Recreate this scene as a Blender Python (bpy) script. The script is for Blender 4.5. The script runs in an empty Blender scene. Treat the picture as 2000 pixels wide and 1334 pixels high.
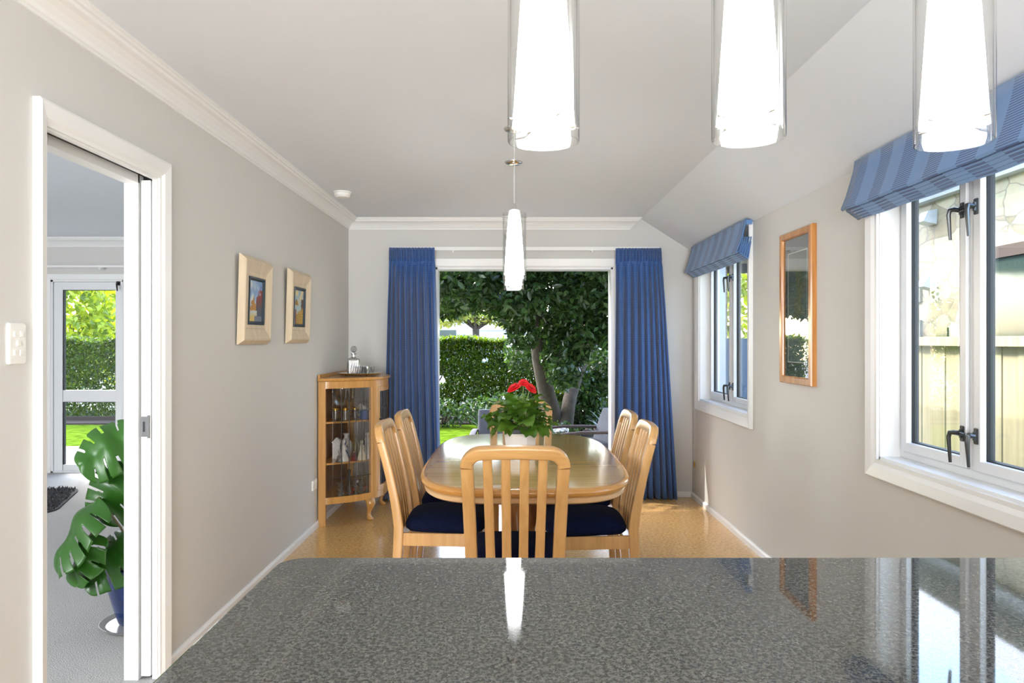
import bpy, bmesh, math, random
import numpy as np
from mathutils import Vector, Matrix
PI = math.pi
random.seed(7); RNG = np.random.default_rng(11)
C = bpy.context.scene.collection
scn = bpy.context.scene

def lin(*c):
    """sRGB 0-255 -> linear rgba"""
    if len(c) == 1: c = c[0]
    o = []
    for v in c[:3]:
        v /= 255.0
        o.append(v / 12.92 if v <= 0.04045 else ((v + 0.055) / 1.055) ** 2.4)
    return (*o, 1.0)

# ------------------------------------------------------------------ camera, sky, sun, lights, exposure
cam_d = bpy.data.cameras.new('camera'); cam = bpy.data.objects.new('camera', cam_d); C.objects.link(cam)
cam.location = (0, 0, 1.33); cam.rotation_euler = (PI / 2, 0, 0)
cam_d.sensor_width = 36; cam_d.lens = 36 * 1450 / 2000; cam_d.clip_start = 0.02; cam_d.clip_end = 400
scn.camera = cam
scn.view_settings.view_transform = 'Standard'; scn.view_settings.look = 'None'
scn.view_settings.gamma = 1; scn.view_settings.use_curve_mapping = False
scn.view_settings.exposure = 0.15

W = bpy.data.worlds.new('sky'); scn.world = W; W.use_nodes = True
nt = W.node_tree; bg = nt.nodes['Background']
sky = nt.nodes.new('ShaderNodeTexSky'); sky.sky_type = 'NISHITA'; sky.sun_disc = False
sky.sun_elevation = math.radians(48); sky.sun_rotation = math.radians(-45); sky.altitude = 50; sky.air_density = 1.0
sky.dust_density = 2.5
nt.links.new(sky.outputs[0], bg.inputs[0]); bg.inputs[1].default_value = 2.3

sd = bpy.data.lights.new('sun', 'SUN'); sun = bpy.data.objects.new('sun', sd); C.objects.link(sun)
sd.energy = 4.2; sd.angle = math.radians(0.6); sd.color = (1.0, 0.95, 0.86)
sun.rotation_euler = Vector((-0.62, 0.27, 0.74)).to_track_quat('Z', 'Y').to_euler()
sun.location = (-6, 12, 14)

def area(name, loc, target, sx, sy, power, col=(1, 1, 1)):
    d = bpy.data.lights.new(name, 'AREA'); d.shape = 'RECTANGLE'; d.size = sx; d.size_y = sy; d.energy = power; d.color = col
    o = bpy.data.objects.new(name, d); C.objects.link(o); o.location = loc
    o.rotation_euler = (Vector(loc) - Vector(target)).to_track_quat('Z', 'Y').to_euler()
    return o
area('kitchen_rear_fill', (0.07, -6.4, 1.1), (0.07, 3, 2.3), 2.7, 1.9, 400, (0.88, 0.94, 1.0))  # added fill from the back of the kitchen; no window is modelled there
area('kitchen_low_fill', (0.07, -1.9, 0.95), (0.07, 2.4, 2.38), 2.4, 1.2, 60, (0.90, 0.95, 1.0))  # added low fill behind the camera, tilted up to brighten the ceiling
area('kitchen_overhead_fill', (0.1, -2.4, 2.35), (0.1, -2.4, 0), 2.0, 2.4, 30, (0.90, 0.95, 1.0))  # added overhead fill behind the camera, without any fitting
area('living_side_fill', (-6.0, 0.6, 1.4), (-3.0, 4.2, 1.3), 2.0, 1.8, 240, (0.95, 0.98, 1.0))  # added side fill for the carpeted room, whose side wall is solid
area('living_overhead_fill', (-3.6, 1.0, 2.3), (-3.4, 2.2, 0), 2.0, 2.0, 110, (0.97, 0.98, 1.0))  # added fill from above to brighten the carpeted room; no lamp hangs there

# ------------------------------------------------------------------ materials
def new_mat(name):
    m = bpy.data.materials.new(name); m.use_nodes = True
    return m, m.node_tree, m.node_tree.nodes['Principled BSDF']
def setp(b, **k):
    names = dict(color='Base Color', rough='Roughness', metal='Metallic', spec='Specular IOR Level', coat='Coat Weight',
                 coat_rough='Coat Roughness', trans='Transmission Weight', sheen='Sheen Weight', ior='IOR', alpha='Alpha',
                 emis='Emission Color', estr='Emission Strength', sss='Subsurface Weight')
    for a, v in k.items(): b.inputs[names[a]].default_value = v
def plain(name, rgb, rough=0.5, bump=0, bscale=60, var=0.0, vscale=4, **k):
    m, t, b = new_mat(name); c = lin(rgb); setp(b, color=c, rough=rough, **k)
    N = t.nodes; L = t.links
    if bump or var:
        tc = N.new('ShaderNodeTexCoord')
    if bump:
        n = N.new('ShaderNodeTexNoise'); n.inputs['Scale'].default_value = bscale; n.inputs['Detail'].default_value = 4
        bp = N.new('ShaderNodeBump'); bp.inputs['Strength'].default_value = bump; bp.inputs['Distance'].default_value = 0.01
        L.new(tc.outputs['Object'], n.inputs['Vector']); L.new(n.outputs['Fac'], bp.inputs['Height']); L.new(bp.outputs[0], b.inputs['Normal'])
    if var:
        n2 = N.new('ShaderNodeTexNoise'); n2.inputs['Scale'].default_value = vscale; n2.inputs['Detail'].default_value = 5
        L.new(tc.outputs['Object'], n2.inputs['Vector'])
        r = N.new('ShaderNodeValToRGB'); r.color_ramp.elements[0].position = 0.3; r.color_ramp.elements[1].position = 0.7
        r.color_ramp.elements[0].color = tuple(x * (1 - var) for x in c[:3]) + (1,)
        r.color_ramp.elements[1].color = tuple(min(1, x * (1 + var)) for x in c[:3]) + (1,)
        L.new(n2.outputs['Fac'], r.inputs[0]); L.new(r.outputs[0], b.inputs['Base Color'])
    return m
def wood(name, a, b_, stretch=(14, 14, 1.2), rough=0.3, coat=0.4, dark=None, seams=None):
    m, t, b = new_mat(name); N = t.nodes; L = t.links; setp(b, rough=rough, coat=coat, coat_rough=0.12)
    tc = N.new('ShaderNodeTexCoord'); mp = N.new('ShaderNodeMapping'); mp.inputs['Scale'].default_value = stretch
    L.new(tc.outputs['Object'], mp.inputs[0])
    n = N.new('ShaderNodeTexNoise'); n.inputs['Scale'].default_value = 2.2; n.inputs['Detail'].default_value = 7; n.inputs['Distortion'].default_value = 0.5
    L.new(mp.outputs[0], n.inputs['Vector'])
    r = N.new('ShaderNodeValToRGB'); r.color_ramp.elements[0].position = 0.3; r.color_ramp.elements[1].position = 0.68
    r.color_ramp.elements[0].color = lin(a); r.color_ramp.elements[1].color = lin(b_)
    L.new(n.outputs['Fac'], r.inputs[0]); out = r.outputs[0]
    if seams:   # thin dark joints between table leaves, at given local y
        sx = N.new('ShaderNodeSeparateXYZ'); L.new(tc.outputs['Object'], sx.inputs[0])
        for y in seams:
            s = N.new('ShaderNodeMath'); s.operation = 'SUBTRACT'; s.inputs[1].default_value = y; L.new(sx.outputs[1], s.inputs[0])
            ab = N.new('ShaderNodeMath'); ab.operation = 'ABSOLUTE'; L.new(s.outputs[0], ab.inputs[0])
            g = N.new('ShaderNodeMath'); g.operation = 'LESS_THAN'; g.inputs[1].default_value = 0.0022; L.new(ab.outputs[0], g.inputs[0])
            mx = N.new('ShaderNodeMix'); mx.data_type = 'RGBA'; L.new(g.outputs[0], mx.inputs[0]); L.new(out, mx.inputs[6])
            mx.inputs[7].default_value = lin(120, 84, 44); out = mx.outputs[2]
    L.new(out, b.inputs['Base Color'])
    return m
def glass_thin(name, tint=(1, 1, 1), refl=1.0, ior=1.5, rough=0.0, base=0.0):
    """clear sheet: fresnel mirror over plain transparency"""
    m = bpy.data.materials.new(name); m.use_nodes = True; t = m.node_tree; N = t.nodes; L = t.links; N.clear()
    o = N.new('ShaderNodeOutputMaterial'); mx = N.new('ShaderNodeMixShader'); tr = N.new('ShaderNodeBsdfTransparent'); g = N.new('ShaderNodeBsdfGlossy')
    tr.inputs[0].default_value = (*tint, 1); g.inputs['Roughness'].default_value = rough
    f0 = ((ior - 1) / (ior + 1)) ** 2            # Schlick, the same on both sides of the sheet
    lw = N.new('ShaderNodeLayerWeight'); lw.inputs[0].default_value = 0.5
    pw = N.new('ShaderNodeMath'); pw.operation = 'POWER'; pw.inputs[1].default_value = 5; L.new(lw.outputs['Facing'], pw.inputs[0])
    ml = N.new('ShaderNodeMath'); ml.operation = 'MULTIPLY_ADD'; ml.inputs[1].default_value = refl * (1 - f0); ml.inputs[2].default_value = base + refl * f0; ml.use_clamp = True
    L.new(pw.outputs[0], ml.inputs[0]); L.new(ml.outputs[0], mx.inputs[0]); L.new(tr.outputs[0], mx.inputs[1]); L.new(g.outputs[0], mx.inputs[2]); L.new(mx.outputs[0], o.inputs[0])
    return m
def leafmat(name, a, b_, trans=0.35, rough=0.45):
    m = bpy.data.materials.new(name); m.use_nodes = True; t = m.node_tree; N = t.nodes; L = t.links
    b = N['Principled BSDF']; o = N['Material Output']; setp(b, rough=rough)
    geo = N.new('ShaderNodeNewGeometry'); r = N.new('ShaderNodeValToRGB')
    r.color_ramp.elements[0].color = lin(a); r.color_ramp.elements[1].color = lin(b_)
    L.new(geo.outputs['Random Per Island'], r.inputs[0]); L.new(r.outputs[0], b.inputs['Base Color'])
    tl = N.new('ShaderNodeBsdfTranslucent')
    hs = N.new('ShaderNodeHueSaturation'); hs.inputs['Hue'].default_value = 0.485; hs.inputs['Saturation'].default_value = 1.15; hs.inputs['Value'].default_value = 2.2
    L.new(r.outputs[0], hs.inputs['Color']); L.new(hs.outputs[0], tl.inputs[0])
    mx = N.new('ShaderNodeMixShader'); mx.inputs[0].default_value = trans
    L.new(b.outputs[0], mx.inputs[1]); L.new(tl.outputs[0], mx.inputs[2]); L.new(mx.outputs[0], o.inputs[0])
    return m

M = {}
M['wall'] = plain('wall_paint', (212, 210, 206), 0.75, bump=0.04, bscale=180)
M['ceil'] = plain('ceiling_paint', (226, 231, 238), 0.85)
M['trim'] = plain('white_gloss_paint', (238, 238, 237), 0.35)
M['alu'] = plain('white_powder_coat', (232, 233, 235), 0.3)
M['rubber'] = plain('black_gasket_and_gap', (25, 26, 28), 0.6)
M['plastic'] = plain('white_plastic', (238, 237, 232), 0.35)
M['chrome'] = plain('chrome', (225, 225, 225), 0.08, metal=1.0)
M['steel'] = plain('brushed_steel', (150, 150, 150), 0.35, metal=1.0)
M['gunmetal'] = plain('gunmetal_handle', (88, 90, 93), 0.28, metal=0.9)
M['glass'] = glass_thin('window_glass', (0.96, 0.98, 0.97), 0.9)
M['lampglass'] = glass_thin('clear_lamp_glass', (0.985, 0.988, 0.985), 1.0, 1.45, 0.02, 0.04)
M['crystal'] = glass_thin('cut_crystal', (0.80, 0.82, 0.84), 1.6, 1.6, 0.05, 0.22)
M['cabglass'] = glass_thin('cabinet_glass', (0.90, 0.90, 0.90), 1.0, 1.5, 0.0, 0.02)
M['chair_wood'] = wood('beech_wood', (198, 150, 90), (216, 168, 108), (16, 16, 1.5), 0.32, 0.35)
M['chair_wood_h'] = wood('beech_wood_across', (194, 146, 86), (214, 166, 106), (1.5, 16, 16), 0.32, 0.35)
M['table_wood'] = wood('table_lacquered_wood', (206, 164, 98), (222, 186, 122), (1.0, 14, 14), 0.16, 0.7, seams=[-0.22, 0.22])
M['table_edge'] = wood('table_edge_wood', (190, 132, 62), (208, 152, 82), (4, 4, 14), 0.2, 0.6)
M['apron'] = wood('table_apron_wood', (206, 166, 118), (220, 182, 136), (3, 3, 14), 0.3, 0.3)
M['pedestal'] = wood('pedestal_wood', (120, 78, 44), (150, 100, 58), (10, 10, 1.5), 0.25, 0.5)
M['cab_wood'] = wood('cabinet_wood', (184, 132, 66), (204, 152, 84), (14, 14, 1.4), 0.3, 0.4)
M['cab_back'] = wood('cabinet_back_panel', (134, 96, 64), (158, 118, 84), (10, 10, 1), 0.5, 0.0)
M['pic_wood'] = wood('amber_frame_wood', (168, 106, 44), (196, 134, 66), (14, 14, 1.4), 0.25, 0.5)
M['pale_wood'] = wood('pale_ash_frame', (208, 190, 162), (222, 205, 178), (10, 10, 1.4), 0.5, 0.0)
M['seat'] = plain('navy_velour', (12, 20, 48), 0.95, bump=0.5, bscale=220, var=0.3, vscale=90, spec=0.15)
M['lead'] = plain('lead_came', (42, 42, 44), 0.45, metal=0.4)
M['brass'] = plain('brass', (196, 158, 92), 0.22, metal=1.0)
M['gold'] = plain('gold_rim', (226, 180, 80), 0.2, metal=1.0)
M['silver'] = plain('silver_tray', (205, 196, 178), 0.14, metal=1.0)
M['porcelain'] = plain('white_porcelain', (236, 232, 224), 0.15, var=0.1, vscale=60)
M['cream'] = plain('cream_porcelain', (226, 214, 186), 0.2)
M['delft'] = plain('blue_porcelain', (70, 96, 160), 0.2, var=0.35, vscale=60)
M['redglass'] = plain('ruby_glass', (130, 24, 30), 0.1)
M['darkglass'] = plain('dark_glass', (38, 34, 34), 0.08)
M['oliveglass'] = plain('olive_bronze', (120, 108, 76), 0.3, metal=0.5)
M['pot_white'] = plain('white_glazed_pot', (240, 236, 232), 0.25)
M['pot_blue'] = plain('cobalt_glazed_pot', (14, 42, 96), 0.08, var=0.6, vscale=9, coat=0.8)
M['soil'] = plain('potting_soil', (52, 38, 28), 0.95, bump=0.6, bscale=60)
M['greyplastic'] = plain('grey_plastic', (92, 94, 98), 0.5)
M['saucer'] = plain('clear_plastic_saucer', (150, 150, 148), 0.2)
M['petal'] = plain('red_petals', (214, 16, 26), 0.5)
M['flower_eye'] = plain('flower_eye', (120, 30, 22), 0.8)
M['stalk'] = plain('green_stalk', (120, 140, 70), 0.5)
M['gerbera_leaf'] = leafmat('gerbera_leaves', (40, 78, 20), (98, 134, 42), 0.2, 0.4)
M['monstera'] = leafmat('monstera_leaves', (38, 84, 24), (62, 116, 36), 0.25, 0.28)
M['petiole'] = plain('monstera_stem', (112, 104, 74), 0.5)
M['tree_leaf'] = leafmat('tree_leaves', (26, 44, 22), (66, 92, 46), 0.3, 0.3)
M['hedge_leaf'] = leafmat('hedge_leaves', (34, 54, 14), (88, 110, 32), 0.4, 0.4)
M['bush_leaf'] = leafmat('bush_leaves', (84, 108, 30), (168, 178, 70), 0.45, 0.4)
M['far_leaf'] = leafmat('street_tree_leaves', (96, 112, 44), (150, 154, 72), 0.3, 0.5)
M['flax'] = leafmat('strappy_leaves', (36, 60, 42), (74, 100, 66), 0.2, 0.4)
M['bark'] = plain('tree_bark', (58, 50, 39), 0.9, bump=0.8, bscale=22, var=0.35, vscale=9)
M['canvas_grey'] = plain('grey_outdoor_fabric', (76, 76, 82), 0.85, var=0.12, vscale=12)
M['dark_timber'] = plain('dark_outdoor_timber', (66, 50, 42), 0.6)
M['whitepaint_ext'] = plain('white_exterior_paint', (192, 197, 206), 0.5)
M['road'] = plain('road_asphalt', (112, 112, 116), 0.9)
M['roof'] = plain('pale_roofing', (168, 172, 180), 0.7)
M['terracotta'] = plain('red_vehicle_stripe', (196, 120, 112), 0.5)
M['darkpane'] = plain('dark_window_pane', (52, 66, 60), 0.1)
M['bluefence'] = plain('blue_grey_boards', (108, 128, 156), 0.7)
M['cord'] = plain('cord', (214, 210, 204), 0.5)
M['kitchen'] = plain('kitchen_cabinet_paint', (224, 222, 216), 0.4)
M['stone_ret'] = plain('garden_wall', (150, 146, 136), 0.9, bump=0.4, bscale=20)
M['paving'] = plain('pale_paving', (178, 172, 160), 0.85, var=0.08, vscale=6)
M['wire'] = plain('clear_flex', (200, 200, 200), 0.4)

def stripes_cloth(name, a, b_, axis, period, ribs=True):
    m, t, b = new_mat(name); N = t.nodes; L = t.links; setp(b, rough=0.75, sheen=0.3)
    tc = N.new('ShaderNodeTexCoord'); sx = N.new('ShaderNodeSeparateXYZ'); L.new(tc.outputs['Object'], sx.inputs[0])
    def wave(out, per, duty):
        d = N.new('ShaderNodeMath'); d.operation = 'DIVIDE'; d.inputs[1].default_value = per; L.new(out, d.inputs[0])
        f = N.new('ShaderNodeMath'); f.operation = 'FRACT'; L.new(d.outputs[0], f.inputs[0])
        g = N.new('ShaderNodeMath'); g.operation = 'GREATER_THAN'; g.inputs[1].default_value = duty; L.new(f.outputs[0], g.inputs[0])
        return g.outputs[0]
    s = wave(sx.outputs[axis], period, 0.5)
    rb = wave(sx.outputs[2], 0.0085, 0.45)
    mul = N.new('ShaderNodeMath'); mul.operation = 'MULTIPLY'; L.new(s, mul.inputs[0]); L.new(rb, mul.inputs[1])
    mx = N.new('ShaderNodeMix'); mx.data_type = 'RGBA'; L.new(mul.outputs[0], mx.inputs[0]); mx.inputs[6].default_value = lin(a); mx.inputs[7].default_value = lin(b_)
    L.new(mx.outputs[2], b.inputs['Base Color'])
    return m
M['blind'] = stripes_cloth('roman_blind_cloth', (94, 134, 184), (42, 74, 126), 1, 0.20)

def curtain_mat():
    m, t, b = new_mat('curtain_cloth'); N = t.nodes; L = t.links; setp(b, rough=0.6, sheen=0.3)
    tc = N.new('ShaderNodeTexCoord'); w = N.new('ShaderNodeTexWave'); w.wave_type = 'BANDS'; w.bands_direction = 'Z'
    w.inputs['Scale'].default_value = 22; w.inputs['Distortion'].default_value = 0.6; w.inputs['Detail'].default_value = 2
    L.new(tc.outputs['Object'], w.inputs['Vector'])
    r = N.new('ShaderNodeValToRGB'); r.color_ramp.elements[0].color = lin(34, 72, 130); r.color_ramp.elements[1].color = lin(58, 104, 170)
    L.new(w.outputs['Fac'], r.inputs[0]); L.new(r.outputs[0], b.inputs['Base Color'])
    return m
M['curtain'] = curtain_mat()

def granite():
    m, t, b = new_mat('grey_granite'); N = t.nodes; L = t.links; setp(b, rough=0.035, ior=1.56)
    tc = N.new('ShaderNodeTexCoord')
    n1 = N.new('ShaderNodeTexNoise'); n1.inputs['Scale'].default_value = 150; n1.inputs['Detail'].default_value = 2
    n2 = N.new('ShaderNodeTexNoise'); n2.inputs['Scale'].default_value = 420; n2.inputs['Detail'].default_value = 2
    v = N.new('ShaderNodeTexVoronoi'); v.inputs['Scale'].default_value = 260
    for x in (n1, n2, v): L.new(tc.outputs['Object'], x.inputs['Vector'])
    ad = N.new('ShaderNodeMath'); ad.operation = 'ADD'; L.new(n1.outputs['Fac'], ad.inputs[0]); L.new(n2.outputs['Fac'], ad.inputs[1])
    r = N.new('ShaderNodeValToRGB'); E = r.color_ramp.elements
    E[0].position = 0.40; E[0].color = lin(42, 43, 42); E[1].position = 0.60; E[1].color = lin(100, 101, 98)
    hf = N.new('ShaderNodeMath'); hf.operation = 'MULTIPLY'; hf.inputs[1].default_value = 0.5; L.new(ad.outputs[0], hf.inputs[0]); L.new(hf.outputs[0], r.inputs[0])
    gt = N.new('ShaderNodeMath'); gt.operation = 'LESS_THAN'; gt.inputs[1].default_value = 0.16; L.new(v.outputs['Distance'], gt.inputs[0])
    n3 = N.new('ShaderNodeTexNoise'); n3.inputs['Scale'].default_value = 40; L.new(tc.outputs['Object'], n3.inputs['Vector'])
    g3 = N.new('ShaderNodeMath'); g3.operation = 'GREATER_THAN'; g3.inputs[1].default_value = 0.6; L.new(n3.outputs['Fac'], g3.inputs[0])
    ml = N.new('ShaderNodeMath'); ml.operation = 'MULTIPLY'; L.new(gt.outputs[0], ml.inputs[0]); L.new(g3.outputs[0], ml.inputs[1])
    mx = N.new('ShaderNodeMix'); mx.data_type = 'RGBA'; L.new(ml.outputs[0], mx.inputs[0]); L.new(r.outputs[0], mx.inputs[6]); mx.inputs[7].default_value = lin(158, 160, 158)
    L.new(mx.outputs[2], b.inputs['Base Color'])
    return m
M['granite'] = granite()

def cork():
    m, t, b = new_mat('cork_floor'); N = t.nodes; L = t.links; setp(b, rough=0.22, coat=0.35, coat_rough=0.1)
    tc = N.new('ShaderNodeTexCoord')
    n1 = N.new('ShaderNodeTexNoise'); n1.inputs['Scale'].default_value = 55; n1.inputs['Detail'].default_value = 6
    v = N.new('ShaderNodeTexVoronoi'); v.inputs['Scale'].default_value = 42
    for x in (n1, v): L.new(tc.outputs['Object'], x.inputs['Vector'])
    r = N.new('ShaderNodeValToRGB'); E = r.color_ramp.elements
    E[0].position = 0.32; E[0].color = lin(196, 150, 86); E[1].position = 0.66; E[1].color = lin(228, 188, 126)
    L.new(n1.outputs['Fac'], r.inputs[0])
    lt = N.new('ShaderNodeMath'); lt.operation = 'LESS_THAN'; lt.inputs[1].default_value = 0.13; L.new(v.outputs['Distance'], lt.inputs[0])
    mx = N.new('ShaderNodeMix'); mx.data_type = 'RGBA'; L.new(lt.outputs[0], mx.inputs[0]); L.new(r.outputs[0], mx.inputs[6]); mx.inputs[7].default_value = lin(138, 96, 50)
    L.new(mx.outputs[2], b.inputs['Base Color'])
    return m
M['cork'] = cork()
M['carpet'] = plain('grey_loop_carpet', (176, 175, 174), 0.95, bump=0.9, bscale=170, var=0.14, vscale=120)
M['shag'] = plain('dark_shag', (72, 72, 76), 0.95)
M['grass'] = plain('lawn_grass', (70, 92, 22), 0.9, spec=0.0, bump=0.8, bscale=60, var=0.45, vscale=7)

def stonewall():
    m, t, b = new_mat('limestone_rubble'); N = t.nodes; L = t.links; setp(b, rough=0.85)
    tc = N.new('ShaderNodeTexCoord'); mp = N.new('ShaderNodeMapping'); mp.inputs['Scale'].default_value = (1, 1.9, 3.2); L.new(tc.outputs['Object'], mp.inputs[0])
    nz = N.new('ShaderNodeTexNoise'); nz.inputs['Scale'].default_value = 1.6; L.new(mp.outputs[0], nz.inputs['Vector'])
    mxv = N.new('ShaderNodeMix'); mxv.data_type = 'VECTOR'; mxv.inputs[0].default_value = 0.22; L.new(mp.outputs[0], mxv.inputs[4]); L.new(nz.outputs['Color'], mxv.inputs[5])
    v = N.new('ShaderNodeTexVoronoi'); v.feature = 'DISTANCE_TO_EDGE'; v.inputs['Scale'].default_value = 2.1
    vc = N.new('ShaderNodeTexVoronoi'); vc.inputs['Scale'].default_value = 2.1
    L.new(mxv.outputs[1], v.inputs['Vector']); L.new(mxv.outputs[1], vc.inputs['Vector'])
    r = N.new('ShaderNodeValToRGB'); E = r.color_ramp.elements
    E[0].color = lin(192, 180, 152); E[1].color = lin(152, 138, 112); e = E.new(0.5); e.color = lin(176, 166, 146)
    sc = N.new('ShaderNodeSeparateColor'); L.new(vc.outputs['Color'], sc.inputs[0]); L.new(sc.outputs[0], r.inputs[0])
    n1 = N.new('ShaderNodeTexNoise'); n1.inputs['Scale'].default_value = 14; n1.inputs['Detail'].default_value = 6; L.new(tc.outputs['Object'], n1.inputs['Vector'])
    mm = N.new('ShaderNodeMix'); mm.data_type = 'RGBA'; mm.blend_type = 'MULTIPLY'; mm.inputs[0].default_value = 0.25; L.new(r.outputs[0], mm.inputs[6]); L.new(n1.outputs['Color'], mm.inputs[7])
    er = N.new('ShaderNodeValToRGB'); er.color_ramp.elements[0].position = 0.0; er.color_ramp.elements[1].position = 0.045; L.new(v.outputs['Distance'], er.inputs[0])
    mx = N.new('ShaderNodeMix'); mx.data_type = 'RGBA'; L.new(er.outputs[0], mx.inputs[0]); mx.inputs[6].default_value = lin(126, 118, 104); L.new(mm.outputs[2], mx.inputs[7])
    L.new(mx.outputs[2], b.inputs['Base Color'])
    bp = N.new('ShaderNodeBump'); bp.inputs['Strength'].default_value = 0.6; bp.inputs['Distance'].default_value = 0.04
    er2 = N.new('ShaderNodeMath'); er2.operation = 'MINIMUM'; er2.inputs[1].default_value = 0.12; L.new(v.outputs['Distance'], er2.inputs[0])
    L.new(er2.outputs[0], bp.inputs['Height']); L.new(bp.outputs[0], b.inputs['Normal'])
    return m
M['stone'] = stonewall()

def pine():
    m, t, b = new_mat('treated_pine'); N = t.nodes; L = t.links; setp(b, rough=0.7)
    tc = N.new('ShaderNodeTexCoord'); mp = N.new('ShaderNodeMapping'); mp.inputs['Scale'].default_value = (6, 9, 0.8); L.new(tc.outputs['Object'], mp.inputs[0])
    n = N.new('ShaderNodeTexNoise'); n.inputs['Scale'].default_value = 1.6; n.inputs['Detail'].default_value = 5; L.new(mp.outputs[0], n.inputs['Vector'])
    r = N.new('ShaderNodeValToRGB'); r.color_ramp.elements[0].position = 0.3; r.color_ramp.elements[1].position = 0.7
    r.color_ramp.elements[0].color = lin(160, 148, 112); r.color_ramp.elements[1].color = lin(182, 172, 138); L.new(n.outputs['Fac'], r.inputs[0])
    v = N.new('ShaderNodeTexVoronoi'); v.inputs['Scale'].default_value = 3.2; L.new(tc.outputs['Object'], v.inputs['Vector'])
    lt = N.new('ShaderNodeMath'); lt.operation = 'LESS_THAN'; lt.inputs[1].default_value = 0.055; L.new(v.outputs['Distance'], lt.inputs[0])
    mx = N.new('ShaderNodeMix'); mx.data_type = 'RGBA'; L.new(lt.outputs[0], mx.inputs[0]); L.new(r.outputs[0], mx.inputs[6]); mx.inputs[7].default_value = lin(168, 140, 86)
    L.new(mx.outputs[2], b.inputs['Base Color'])
    return m
M['pine'] = pine()
M['deck'] = plain('weathered_deck', (112, 108, 108), 0.7, var=0.12, vscale=8)

def lampmat():
    m, t, b = new_mat('glowing_opal_glass'); N = t.nodes; L = t.links; setp(b, color=lin(240, 240, 236), rough=0.3)
    tc = N.new('ShaderNodeTexCoord'); s = N.new('ShaderNodeSeparateXYZ'); L.new(tc.outputs['Object'], s.inputs[0])
    mr = N.new('ShaderNodeMapRange'); mr.inputs['From Min'].default_value = 0.34; mr.inputs['From Max'].default_value = 0.12
    mr.inputs['To Min'].default_value = 0.45; mr.inputs['To Max'].default_value = 18.0; mr.interpolation_type = 'SMOOTHSTEP'; L.new(s.outputs[2], mr.inputs[0])
    b.inputs['Emission Color'].default_value = (0.96, 0.98, 1.0, 1); L.new(mr.outputs[0], b.inputs['Emission Strength'])
    return m
M['opal'] = lampmat()

def attrmat(name, rough=0.7):
    m, t, b = new_mat(name); a = t.nodes.new('ShaderNodeAttribute'); a.attribute_name = 'Col'
    t.links.new(a.outputs['Color'], b.inputs['Base Color']); setp(b, rough=rough); return m
M['painting'] = attrmat('oil_paint', 0.5)

# ------------------------------------------------------------------ mesh helpers
class MB:
    def __init__(s): s.v = []; s.f = []
    def add(s, vs, fs):
        n = len(s.v); s.v += [tuple(p) for p in vs]; s.f += [tuple(i + n for i in f) for f in fs]; return s
    def box(s, x0, y0, z0, x1, y1, z1):
        x0, x1 = min(x0, x1), max(x0, x1); y0, y1 = min(y0, y1), max(y0, y1); z0, z1 = min(z0, z1), max(z0, z1)
        return s.add([(x0,y0,z0),(x1,y0,z0),(x1,y1,z0),(x0,y1,z0),(x0,y0,z1),(x1,y0,z1),(x1,y1,z1),(x0,y1,z1)],
                     [(0,3,2,1),(4,5,6,7),(0,1,5,4),(1,2,6,5),(2,3,7,6),(3,0,4,7)])
    def loft(s, rings, cap=True, closed=True, loop=False):
        k = len(rings[0]); vs = [p for r in rings for p in r]; fs = []
        R = len(rings)
        for i in range(R if loop else R - 1):
            a, b = i * k, ((i + 1) % R) * k
            for j in range(k if closed else k - 1):
                j2 = (j + 1) % k
                fs.append((a + j, a + j2, b + j2, b + j))
        if cap and not loop:
            fs.append(tuple(reversed(range(k)))); fs.append(tuple((R - 1) * k + j for j in range(k)))
        return s.add(vs, fs)
    def lathe(s, prof, n=24, c=(0, 0, 0), cap=True):
        rings = [[(c[0] + r * math.cos(2*PI*j/n), c[1] + r * math.sin(2*PI*j/n), c[2] + z) for j in range(n)] for r, z in prof]
        return s.loft(rings, cap)
    def tube(s, pts, r, n=8):
        pts = [Vector(p) for p in pts]; rings = []
        rs = r if isinstance(r, (list, tuple)) else [r] * len(pts)
        prev = None
        for i, p in enumerate(pts):
            d = (pts[min(i+1, len(pts)-1)] - pts[max(i-1, 0)]).normalized()
            if prev is None:
                u = d.orthogonal().normalized()
            else:
                u = (prev - d * prev.dot(d)); u = u.normalized() if u.length > 1e-6 else d.orthogonal().normalized()
            prev = u; w = d.cross(u)
            rings.append([tuple(p + (u * math.cos(2*PI*j/n) + w * math.sin(2*PI*j/n)) * rs[i]) for j in range(n)])
        return s.loft(rings)
    def prism(s, outline, z0, z1):
        return s.loft([[(x, y, z0) for x, y in outline], [(x, y, z1) for x, y in outline]])
    def xform(s, mat):
        s.v = [tuple(mat @ Vector(p)) for p in s.v]; return s

def link(o, parent=None):
    C.objects.link(o)
    if parent is not None: o.parent = parent
    return o
def obj(name, mb, mat, parent=None, smooth=False, bevel=0, loc=None, solid=0, sharp=35):
    me = bpy.data.meshes.new(name); me.from_pydata(mb.v, [], mb.f); me.update()
    bm = bmesh.new(); bm.from_mesh(me); bmesh.ops.remove_doubles(bm, verts=bm.verts, dist=1e-6)
    if not solid: bmesh.ops.recalc_face_normals(bm, faces=bm.faces)
    if bevel:
        es = [e for e in bm.edges if len(e.link_faces) == 2 and e.calc_face_angle(0) > math.radians(40)]
        bmesh.ops.bevel(bm, geom=es, offset=bevel, segments=2, affect='EDGES', clamp_overlap=True)
    bm.to_mesh(me); bm.free()
    me.materials.append(M[mat] if isinstance(mat, str) else mat)
    if smooth:
        me.polygons.foreach_set('use_smooth', [True] * len(me.polygons))
        try: me.set_sharp_from_angle(angle=math.radians(sharp))
        except Exception: pass
    o = bpy.data.objects.new(name, me)
    if solid:
        md = o.modifiers.new('solid', 'SOLIDIFY'); md.thickness = solid; md.offset = 0
    if loc is not None: o.location = loc
    return link(o, parent)
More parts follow.
